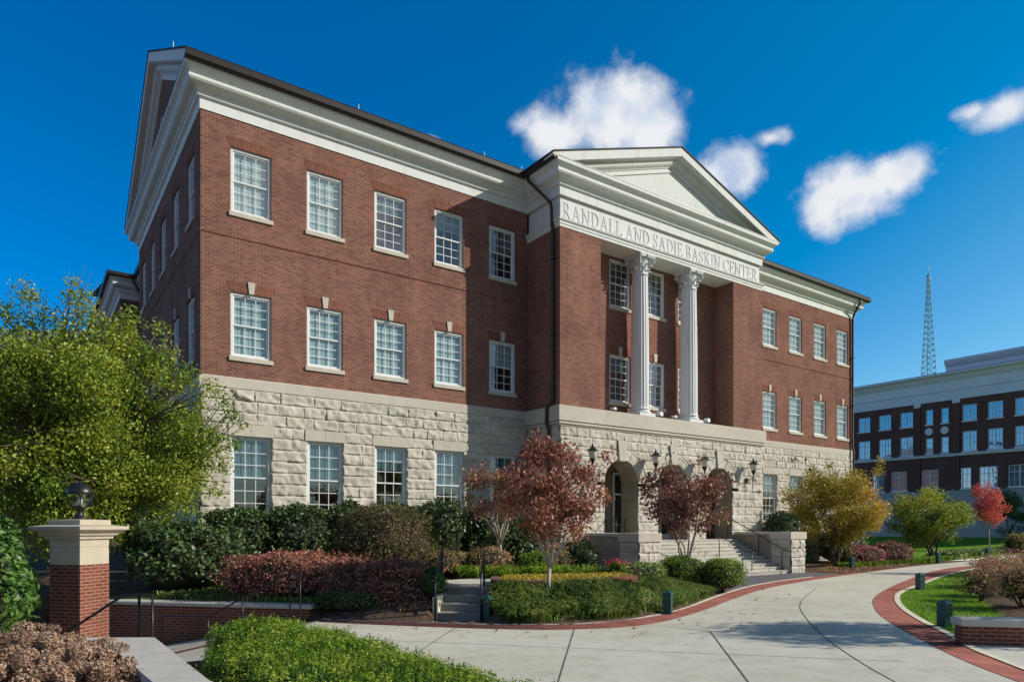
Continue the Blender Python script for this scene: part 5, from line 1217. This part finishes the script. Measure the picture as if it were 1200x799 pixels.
# leaf litter
q = np.concatenate([pts_in([(24.8, -5.3), (25.5, -6.6), (33, -5.7), (36, -4.5), (30, -3)], 2600, rg), pts_in([W(-2.6, 15.5), W(-1.75, 15.45), W(-1.75, 15.8), W(-2.6, 15.9)], 260, rg), pts_in([W(-1.6, 15.5), W(-1.2, 15.42), W(-1.2, 15.75), W(-1.6, 15.8)], 60, rg)]); zz = np.maximum(ground(q[:, 0], q[:, 1]), 0)[:, None] + .03
qd = pts_in([(x, y) for x, y in S_IN[:60]] + [(14, -11.5), (8, -16), (3, -13), (0, -11)], 90, rg); q = np.concatenate([q, qd]); zz = np.concatenate([zz, np.full((len(qd), 1), .014)])
V, F = leaves(np.hstack([q, zz]), .085, rg, 2.4); tag(np_mesh('leaf_litter', V, F, M['l_litter'], var=rg.random(len(F))), 'scattered brown fallen leaves at the edges of the beds', 'fallen leaves', None, 'stuff')
# box shrubs by the entrance
p = at(5.35, 21.9); shrub('boxwood_shrub', 'left of two rounded light green boxwoods in front of the entrance steps', 'shrub', (p[0], p[1], .1), (.75, .7, .56), 'l_box', 6500, .055, 'boxwoods before the entrance steps', boxy=.25, amp=.06)
p = at(6.55, 21.6); shrub('boxwood_shrub', 'right of two rounded light green boxwoods in front of the entrance steps', 'shrub', (p[0], p[1], .1), (.75, .7, .52), 'l_box', 6500, .055, 'boxwoods before the entrance steps', boxy=.25, amp=.06)
shrub('holly_shrub', 'dark green rounded shrub above the right side wall of the entrance steps', 'shrub', (26.3, -2.9, .9), (1.1, .9, .98), 'l_laurel', 3600, .12, None)
# trees
def redvar(p, r, c): n = len(p); return np.clip(.45 * r.random(n) + .45 * c + .10 * r.normal(size=n) + .10 * (p[:, 2] < 2.2), 0, 1)
b = at(.86, 16.2); cx_, cy_ = W(.98, 16.3)
tp_ = W(.55, 16.2); tr_ = W(2.2, 16.3); tl_ = W(-.35, 16.5)
tree('dogwood_tree', 'larger red-leaved dogwood with pale forked trunk on the mound by the garden steps', b, (cx_, cy_, 2.85), (1.15, 1.1, 1.15), 'l_red', 7600, .105, trunks=1, trunk_r=.055, clumps=56, clump_r=.30, fork=.22, group='dogwoods before the entrance', droop=1.0, aspect=.5, spires=((tp_[0], tp_[1], 3.95, .9), (tp_[0], tp_[1], 4.2, .6), (tr_[0], tr_[1], 3.75, .5), (tr_[0], tr_[1], 2.7, .6)), var=redvar)
b = at(-.3, 20); cx_, cy_ = W(-.4, 20.1)
tree('dogwood_tree', 'smaller bronze dogwood behind the larger red one near the stone wall', b, (cx_, cy_, 3.0), (1.0, .95, .85), 'l_plum', 3000, .105, trunks=1, trunk_r=.045, clumps=30, clump_r=.30, fork=.4, group='dogwoods before the entrance', droop=1.0, var=lambda p, r, c: np.clip(.55 * r.random(len(p)) + .5 * c + .08, 0, 1), spires=(( *W(-1.25, 20.1), 2.9, .7), (*W(-.75, 20), 3.85, .55)))
b = at(5.62, 22.2, .0); cx_, cy_ = W(5.6, 22.3)
tree('dogwood_tree', 'plum-leaved dogwood with pale branching trunk before the middle arch', (b[0], b[1], .15), (cx_, cy_, 3.0), (1.5, 1.35, 1.15), 'l_plum', 5600, .115, trunks=1, trunk_r=.06, clumps=54, clump_r=.33, fork=.24, group='dogwoods before the entrance', droop=1.0, spires=((*W(5.1, 22.2), 4.25, .55), (*W(6.05, 22.2), 4.2, .5), (*W(7.0, 22.2), 3.6, .6)))
b = (*W(16.9, 36), 0); cx_, cy_ = W(17.1, 36.4)
def yv(p, r, c):
    lx = CC * (p[:, 0] - CAM_U) - SS * (p[:, 1] - CAM_V); return np.clip(.40 * r.random(len(p)) + .35 * c + .30 * sstep(lx, 16, 20), 0, 1)
tree('golden_tree', 'broad golden-leaved multi-stemmed tree at the right end of the building', b, (cx_, cy_, 3.05), (2.75, 2.3, 1.9), 'l_yellow', 22000, .13, 'darkbark', trunks=5, trunk_r=.07, clumps=75, clump_r=.55, fork=.35, var=yv, spires=((*W(15.7, 36.2), 5.0, .6), (*W(16.6, 36.2), 5.25, .5), (*W(19.3, 36.4), 5.0, .6), (*W(19.4, 36.4), 5.5, .4), (*W(14.6, 36), 4.2, .5)), low=.1)
b = (*W(27.3, 44.7), 0); cx_, cy_ = W(27.2, 45)
def gv(p, r, c): return np.clip(.40 * r.random(len(p)) + .3 * c + .30 * sstep(p[:, 2], 2.0, 4.6), 0, 1)
tree('yellowgreen_tree', 'rounded yellow-green tree on the lawn in front of the distant hall', b, (cx_, cy_, 2.75), (2.7, 2.3, 1.75), 'l_lime', 14000, .15, 'darkbark', trunks=4, trunk_r=.08, clumps=70, clump_r=.6, fork=.3, var=gv)
b = (*W(40.5, 58.5), .0); cx_, cy_ = W(40.3, 58.5)
tree('red_tree', 'slender scarlet tree with thin pale trunk on the far lawn', b, (cx_, cy_, 3.7), (1.5, 1.3, 1.75), 'l_scarlet', 5000, .15, 'bark', trunks=1, trunk_r=.06, clumps=36, clump_r=.5, fork=.5, low=.05, spires=((cx_, cy_, 5.6, .6), (cx_ - .6, cy_ + .5, 5.5, .5)), var=lambda p, r, c: np.clip(.5 * r.random(len(p)) + .4 * c + .25 * (p[:, 2] < 2.8), 0, 1))
b = (*W(47.5, 66), .7); tree('evergreen_tree', 'dark evergreen behind the scarlet tree against the distant hall', b, (b[0], b[1], 3.4), (1.5, 1.5, 2.4), 'l_laurel', 5000, .17, 'darkbark', trunks=1, trunk_r=.08, clumps=40, clump_r=.6, fork=.2, hollow=.0)
b = (*W(36.2, 60), .2); tree('evergreen_tree', 'dark evergreen between the yellow-green and scarlet trees', b, (b[0], b[1], 3.4), (2.4, 1.8, 2.0), 'l_laurel', 4500, .2, 'darkbark', trunks=1, trunk_r=.08, clumps=40, clump_r=.7, fork=.2, hollow=.0)
# big maple at the left
b = at(-9.7, 18.6); cx_, cy_ = W(-10.9, 18.2)
sp = [(*W(x, d), z, w_) for (x, d, z, w_) in ((-11.59, 18.2, 8.53, 0.5), (-11.43, 18.2, 8.20, 0.6), (-11.32, 18.2, 7.81, 0.8), (-12.46, 18, 8.02, 0.6), (-12.73, 18, 8.20, 0.45), (-12.24, 18, 7.53, 0.8), (-11.68, 18, 7.40, 0.9), (-10.91, 18.2, 7.52, 0.9), (-12.90, 18, 7.24, 0.9), (-10.46, 18.2, 7.14, 0.9), (-11.12, 18, 6.95, 1.0), (-11.88, 17.8, 6.81, 1.0), (-9.90, 18.2, 6.85, 0.9), (-9.50, 18.3, 6.42, 0.9), (-12.76, 17.8, 6.41, 1.0), (-10.40, 17.9, 6.33, 1.0), (-9.44, 18.4, 7.35, 0.6), (-10.18, 18.3, 7.55, 0.6), (-8.80, 18.5, 6.12, 0.7), (-8.05, 18.5, 5.78, 0.55), (-7.73, 18.5, 5.44, 0.45), (-7.24, 18.6, 4.77, 0.45), (-7.59, 18.6, 5.11, 0.5), (-8.42, 18.5, 5.44, 0.7), (-7.89, 18.5, 4.52, 0.7), (-7.47, 18.6, 4.31, 0.5), (-8.53, 18.4, 4.97, 0.8), (-9.10, 18.4, 5.88, 0.8), (-9.21, 18.4, 6.67, 0.7), (-7.73, 18.5, 3.72, 0.6), (-8.23, 18.5, 4.30, 0.8), (-13.17, 18, 7.68, 0.8), (-8.79, 18, 3.01, 0.8), (-8.34, 18, 2.46, 0.5), (-7.92, 18.3, 3.03, 0.5), (-9.46, 17.8, 2.01, 0.8), (-10.01, 17.6, 2.45, 0.9), (-11.61, 17.4, 2.44, 0.9), (-12.33, 17.2, 2.65, 0.9), (-10.54, 17.4, 3.30, 1.0), (-9.12, 18, 2.23, 0.7))]     # leader shoots and outer sprays of the crown
def mv(p, r, c): return np.clip(.42 * r.random(len(p)) + .42 * c + .1 + .1 * r.normal(size=len(p)), 0, 1)
tree('maple_tree', 'large yellow-green maple at the left corner of the building', b, (*W(-11.4, 18.4), 4.25), (3.0, 2.6, 3.0), 'l_maple', 120000, .088, 'darkbark', trunks=1, trunk_r=.13, clumps=210, clump_r=.60, fork=.3, spires=sp, var=mv, low=.0, hollow=.25)
# shrubs right of the golden tree
for (x, d, r, m, n, l, nm) in ((18.9, 37.2, (1.6, .9, .55), 'l_pink', 3200, 'pink flowering low shrub right of the golden tree', 'azalea_shrub'), (21.2, 38.6, (1.7, .9, .65), 'l_barberry_dark', 2600, 'dull maroon shrub between the golden and yellow-green trees', 'russet_shrub'),
        (18.6, 39.5, (1.4, 1, 1.0), 'l_laurel', 2600, 'dark laurel behind the pink shrub', 'laurel_shrub'), (24.0, 44.0, (1.0, .8, .55), 'l_box', 1600, 'yellow-green mound left of the yellow-green tree trunk', 'boxwood_shrub'), (14.4, 35.3, (.9, .8, .85), 'l_laurel', 2200, 'dark shrub touching the right stone pier', 'laurel_shrub'),
        (17.6, 36.6, (.9, .7, .5), 'l_olive', 1500, 'grey-green low shrub under the golden tree', 'olive_shrub'), (40.5, 55, (1.4, 1, .8), 'l_yellow', 1800, 'yellow-brown shrub on the far lawn at the right edge', 'golden_shrub'), (19.6, 40.5, (1.3, 1.0, 1.6), 'l_lime', 2200, 'pale green tall shrub behind the maroon shrub', 'lime_shrub')):
    u, v = W(x, d); shrub(nm, l, 'shrub', (u, v, max(0, gz(u, v))), r, m, n, .12, None, amp=.16, stems=True)
q = pts_in([(29.5, -4.6), (38, -4.6), (43, -4.0), (43, -3.0), (30, -3.6)], 7000, rg); scatter_blades('verge_groundcover', 'green strappy groundcover along the verge by the golden tree', np.hstack([q, np.zeros((len(q), 1))]), .3, 'l_day', .025, .9)
q = pts_in([(46, -2.8), (58, -1.5), (70, -4), (70, 1), (48, 0)], 9000, rg); scatter_blades('hedge_groundcover', 'dark low groundcover band along the far footpath', np.hstack([q, ground(q[:, 0], q[:, 1])[:, None]]), .45, 'l_lirio', .05, .6)
# right-hand bed
for (x, d, r, m, n, s, l) in ((12.9, 17.4, (.85, .8, .62), 'l_nandina', 4200, .075, 'bronze-green nandina nearest the low brick wall at the right edge'), (14.6, 20.5, (1.0, .8, .55), 'l_barberry', 3800, .08, 'russet nandina in the mulch bed at the right'), (16.6, 23.6, (1.3, .9, .55), 'l_nandina', 3400, .09, 'pink-tipped nandina at the far end of the mulch bed'), (13.0, 19.2, (.5, .5, .40), 'l_olive', 1500, .08, 'small yellow-brown shrub between the nandinas in the mulch bed'), (19.2, 25.5, (1.0, .9, .6), 'l_pink', 2200, .1, 'rosy shrub at the right edge of the lawn island')):
    u, v = W(x, d); shrub('nandina_shrub', l, 'shrub', (u, v, .05), r, m, n, s, 'shrubs in the mulch bed', amp=.45, k=5, aspect=.4, up=.5, core='corebrown', depth=.8, core_s=.5)
# front boxwood hedge: several plants grown together
HG = 'front boxwood hedge plants'
hedge = [(-3.35, 9.2, .66, 'tall left end of the near boxwood hedge beside the concrete cap'), (-2.6, 8.75, .62, 'second boxwood from the left end of the near hedge'), (-1.95, 8.1, .60, 'middle boxwood of the near hedge'), (-1.35, 7.45, .56, 'boxwood right of the middle of the near hedge'), (-.75, 6.85, .54, 'last full boxwood before the right end of the near hedge'), (-2.85, 8.0, .60, 'boxwood at the front left of the near hedge by the bottom edge'), (-2.05, 7.2, .56, 'boxwood in the front row of the near hedge at the bottom of the picture'), (-1.35, 6.5, .52, 'front-row boxwood near the right end of the hedge')]
for x, d, h, l in hedge:
    u, v = W(x, d); shrub('boxwood_shrub', l, 'shrub', (u, v, .0), (.70, .66, h * .80 - .085), 'l_box', 17000, .032, HG, boxy=.35, amp=.055, up=.5, k=8, aspect=.5, clump=.06, spread=.9, depth=.3, shoots=900)
u, v = W(-.1, 6.2); shrub('boxwood_shrub', 'low right tip of the near boxwood hedge', 'shrub', (u, v, 0), (.75, .55, .33), 'l_box', 11000, .032, HG, boxy=.3, amp=.07, up=.5, k=8, clump=.06, shoots=600)
# dried hydrangea in the foreground
def hydrangea(x, d, z, w, label, sd, nh):
    rng = np.random.default_rng(sd); u, v = W(x, d); e = empty('hydrangea_shrub', label, 'shrub', (u, v, .25), 0, 'dried hydrangeas in the foreground')
    Vs, Fs, vs = [], [], []; n0 = 0; mb = MB()
    for k in range(nh):
        a = rng.uniform(0, 6.28); q = math.sqrt(rng.random()); c = np.array([math.cos(a) * q * w, math.sin(a) * q * w * .9, z * (1 - .35 * q * q) + rng.normal() * .07])
        r = rng.uniform(.09, .135); m = 300; dd = blob_dir(m, rng); p = c + dd * r * (np.array([1, 1, .7])) * (.75 + .3 * rng.random(m))[:, None]
        V, F = leaves(p, .03, rng, .2, dd * 1.5, .85); Vs.append(V); Fs.append(F + n0); n0 += len(V); vs.append(np.clip(rng.random() * .4 + .35 * rng.random(m) + .30 * dd[:, 2] * 0 + .15, 0, 1))
        mb.tube([(c[0] * .25, c[1] * .25, 0), (c[0] * .7, c[1] * .7, c[2] * .6), tuple(c)], [.008, .006, .005], 5)
    np_mesh('flower_heads', np.concatenate(Vs), np.concatenate(Fs), M['l_hydra'], e, var=np.concatenate(vs)); mb.build('stems', M['darkbark'], e)
    m = 260; c = rng.normal(size=(m, 3)) * [w * .5, w * .45, z * .15] + [0, 0, z * .40]; V, F = leaves(c, .09, rng, .4); np_mesh('leaves', V, F, M['l_barberry_dark'], e, var=rng.random(m))
hydrangea(-5.35, 8.15, .42, .62, 'dried brown hydrangea nearest the concrete cap corner', 1, 46)
hydrangea(-4.55, 7.35, .30, .55, 'dried brown hydrangea at the bottom edge against the concrete cap', 2, 40)
hydrangea(-6.0, 8.4, .48, .65, 'dried brown hydrangea at the left edge of the picture', 3, 46)
hydrangea(-5.3, 7.1, .40, .65, 'dried brown hydrangea in the bottom left corner', 4, 48)
# trees beyond the right edge whose shade falls on the drive
for (x, d, h, r, l) in ((16.3, 13.3, 6.0, 1.7, 'amber tree just beyond the right edge of the near lawn'), (29.5, 29.6, 6.5, 2.4, 'amber tree beyond the right edge of the drive')):
    u, v = W(x, d); tree('amber_tree', l, (u, v, 0), (u, v, h - r * .6), (r, r, r * .8), 'l_yellow', 5000, .15, 'darkbark', trunks=1, trunk_r=.09, clumps=30, clump_r=.6, fork=.4)

# ------------------------------------------------------------------ distant hall
FH = empty('distant_hall', 'long dark brick hall with grey stone cornice standing in shade beyond the lawn', 'building', (80, 10, 0))
def fb(mb, a0, a1, z0, z1, u0=0, u1=.1, mi=0): mb.box(u0, u1, a0 - 10, a1 - 10, z0, z1, mi)
fw = []
for (a, b_) in ((20.52, 21.95), (18.03, 19.45), (15.54, 16.96), (8.95, 10.35), (6.49, 7.88), (3.9, 5.4), (1.3, 2.8), (-1.2, .2), (23.0, 24.4), (25.5, 26.9)): fw += [(a, b_, 13.65, 15.4), (a, b_, 10.33, 12.5)]
for (a, b_) in ((13.37, 14.14), (11.74, 12.51)): fw += [(a, b_, 13.68, 15.35), (a, b_, 10.36, 12.1)]
for (a, b_) in ((18.84, 20.26), (16.24, 17.99), (12.81, 14.57), (9.5, 11.25), (6.99, 8.72), (4.0, 6.0), (.6, 2.6), (22, 23.5)): fw.append((a, b_, 6.22, 8.5))
mb = MB(); wall_grid(mb, lambda a, z, d: (d, a - 10, z), -5, 40, 6.05, 16.2, fw, .25)
mb.face([(0, -15, 0), (22, -15, 0), (22, -15, 16.2), (0, -15, 16.2)]); mb.face([(0, 30, 0), (22, 30, 0), (22, 30, 16.2), (0, 30, 16.2)])
mb.build('brick_wall', M['brick_far'], FH, fix=False)
mb = MB(); fb(mb, 14.7, 15.31, 6.05, 15.75, -.12, .02); mb.build('pilaster', M['brick_far'], FH); mb = MB(); fb(mb, 10.6, 11.25, 6.05, 15.75, -.12, .02); mb.build('pilaster', M['brick_far'], FH)
mb = MB(); fb(mb, -5, 40, -.5, 6.05, -.08, .1); mb.build('stone_base', M['greystone2'], FH)
mb = MB()
prof = [(0, 16.15), (.05, 16.15), (.05, 17.15), (.16, 17.2), (.16, 17.35), (.08, 17.4), (.08, 17.5), (.1, 18.2), (.35, 18.5), (.5, 18.8), (.9, 18.95), (.9, 19.12), (0, 19.2)]
mb.sweep([(0, 30), (0, -15)], prof); fb(mb, 14.65, 15.36, 15.72, 16.2, -.2, .02); fb(mb, 10.55, 11.3, 15.72, 16.2, -.2, .02)
mb.build('cornice', M['greystone'], FH)
mb = MB(); mb.sweep([(0, 30), (0, -15)], [(0, 9.85), (.15, 9.88), (.2, 10.05), (.25, 10.12), (0, 10.2)]); mb.build('string_course', M['greystone'], FH)
mb = MB(); fb(mb, -5.8, 41, 19.1, 19.2, -.8, 22); mb.build('roof', M['greyroof'], FH)
mb = MB(); fb(mb, -3, 16.2, 19.2, 22.4, 10, 20); mb.sweep([(10, 6.2), (10, -13)], [(0, 22.0), (.2, 22.05), (.5, 22.5), (.5, 22.8), (0, 22.9)]); mb.build('penthouse', M['greystone'], FH)
for a in (13.8, 12.15):
    mb = MB(); b0 = len(mb.v); n = 20; vs = [(-.06, a - 10 + .42 * math.cos(6.283 * k / n), 12.85 + .42 * math.sin(6.283 * k / n)) for k in range(n)]; mb.raw(vs + [(.05, y, z) for x, y, z in vs], [tuple(range(n))] + [(k, (k + 1) % n, n + (k + 1) % n, n + k) for k in range(n)])
    mb.build('roundel', M['greystone'], FH)
for (a, b_, z0, z1) in fw:
    mb = MB(); t = .07; A, B_ = a - 10, b_ - 10; x = .06
    mb.box(x, x + .1, A, A + t, z0, z1); mb.box(x, x + .1, B_ - t, B_, z0, z1); mb.box(x, x + .1, A + t, B_ - t, z0, z0 + t); mb.box(x, x + .1, A + t, B_ - t, z1 - t, z1)
    if b_ - a > 1: mb.box(x, x + .1, (A + B_) / 2 - .05, (A + B_) / 2 + .05, z0 + t, z1 - t)
    zc = z0 + (z1 - z0) * .68; mb.box(x + .01, x + .09, A + t, B_ - t, zc - .035, zc + .035)
    for k in (1, 2, 3):
        if b_ - a > 1:
            for s0, s1 in ((A + t, (A + B_) / 2 - .05), ((A + B_) / 2 + .05, B_ - t)): yy = (s0 + s1) / 2; mb.box(x + .02, x + .07, yy - .015, yy + .015, z0 + t, z1 - t)
    zz = z0 + (z1 - z0) * .34; mb.box(x + .02, x + .07, A + t, B_ - t, zz - .015, zz + .015)
    mb.box(-.08, .06, A - .08, B_ + .08, z0 - .14, z0 - .005)
    o = mb.build('window', M['sash'], FH); g = MB(); g.face([(x + .06, A, z0), (x + .06, B_, z0), (x + .06, B_, z1), (x + .06, A, z1)]); g.build('pane', M['glass_far'], o, fix=False)
    g = MB(); g.face([(x + .16, A, z0), (x + .16, B_, z0), (x + .16, B_, z1), (x + .16, A, z1)]); g.build('blind', M['blind'], o, fix=False)
mb = MB(); fb(mb, -4.5, 39.5, 6, 16, .9, 1.0); mb.build('interior_wall', M['darkgrey'], FH)
# lattice mast
MS = empty('radio_mast', 'tall slim steel lattice radio mast behind the distant hall', 'mast', (155.97, 47.14, 0))
mb = MB(); H0, H1 = 25, 56.5
def leg(k, z): t = (z - H0) / (H1 - H0); r = 2.0 * (1 - t) ** 1.1 + .28; a = k * 2 * math.pi / 3 + .5; return (r * math.cos(a), r * math.sin(a), z)
zs = np.linspace(H0, H1, 26)
for k in range(3): mb.tube([leg(k, z) for z in zs] , .075, 5)
for z0, z1 in zip(zs[:-1], zs[1:]):
    for k in range(3): mb.tube([leg(k, z0), leg((k + 1) % 3, z1)], .038, 4); mb.tube([leg((k + 1) % 3, z0), leg(k, z1)], .05, 4); mb.tube([leg(k, z1), leg((k + 1) % 3, z1)], .038, 4)
mb.build('lattice', M['steel'], MS)
mb = MB(); mb.tube([(0, 0, 56), (0, 0, 58.5)], .07, 5); mb.tube([(-1.1, 0, 56.4), (1.1, 0, 56.4)], .06, 4); mb.tube([(.7, .5, 38), (.7, .5, 40.5)], .06, 4); mb.tube([(-1.6, 0, 50), (1.0, 0, 50)], .05, 4); mb.build('antenna', M['steel'], MS)
# grey-roofed building beyond the maple
LBx, LBy = W(-44, 58)
LB = empty('grey_roofed_house', 'distant building with grey pitched roof mostly hidden by the maple', 'building', (LBx, LBy, 0), -HEAD)
mb = MB(); mb.box(-9, 9, 0, 12, 0, 17.6); mb.build('wall', M['brick_far'], LB)
mb = MB(); mb.raw([(-9.6, -.6, 17.6), (9.6, -.6, 17.6), (9.6, 12.6, 17.6), (-9.6, 12.6, 17.6), (-6, 6, 20.3), (6, 6, 20.3)], [(0, 1, 5, 4), (1, 2, 5), (2, 3, 4, 5), (3, 0, 4), (3, 2, 1, 0)]); rf = mb.build('roof', M['greyroof'], LB)
mb = MB(); mb.tube([(2.5, 6, 20.2), (2.5, 6, 22.2)], .05, 5); mb.build('antenna', M['greystone'], rf)
mb = MB()
mb.sweep([(-9, 0), (9, 0)], [(0, 16.8), (.2, 16.85), (.5, 17.5), (0, 17.58)]); mb.build('cornice', M['greystone'], LB)
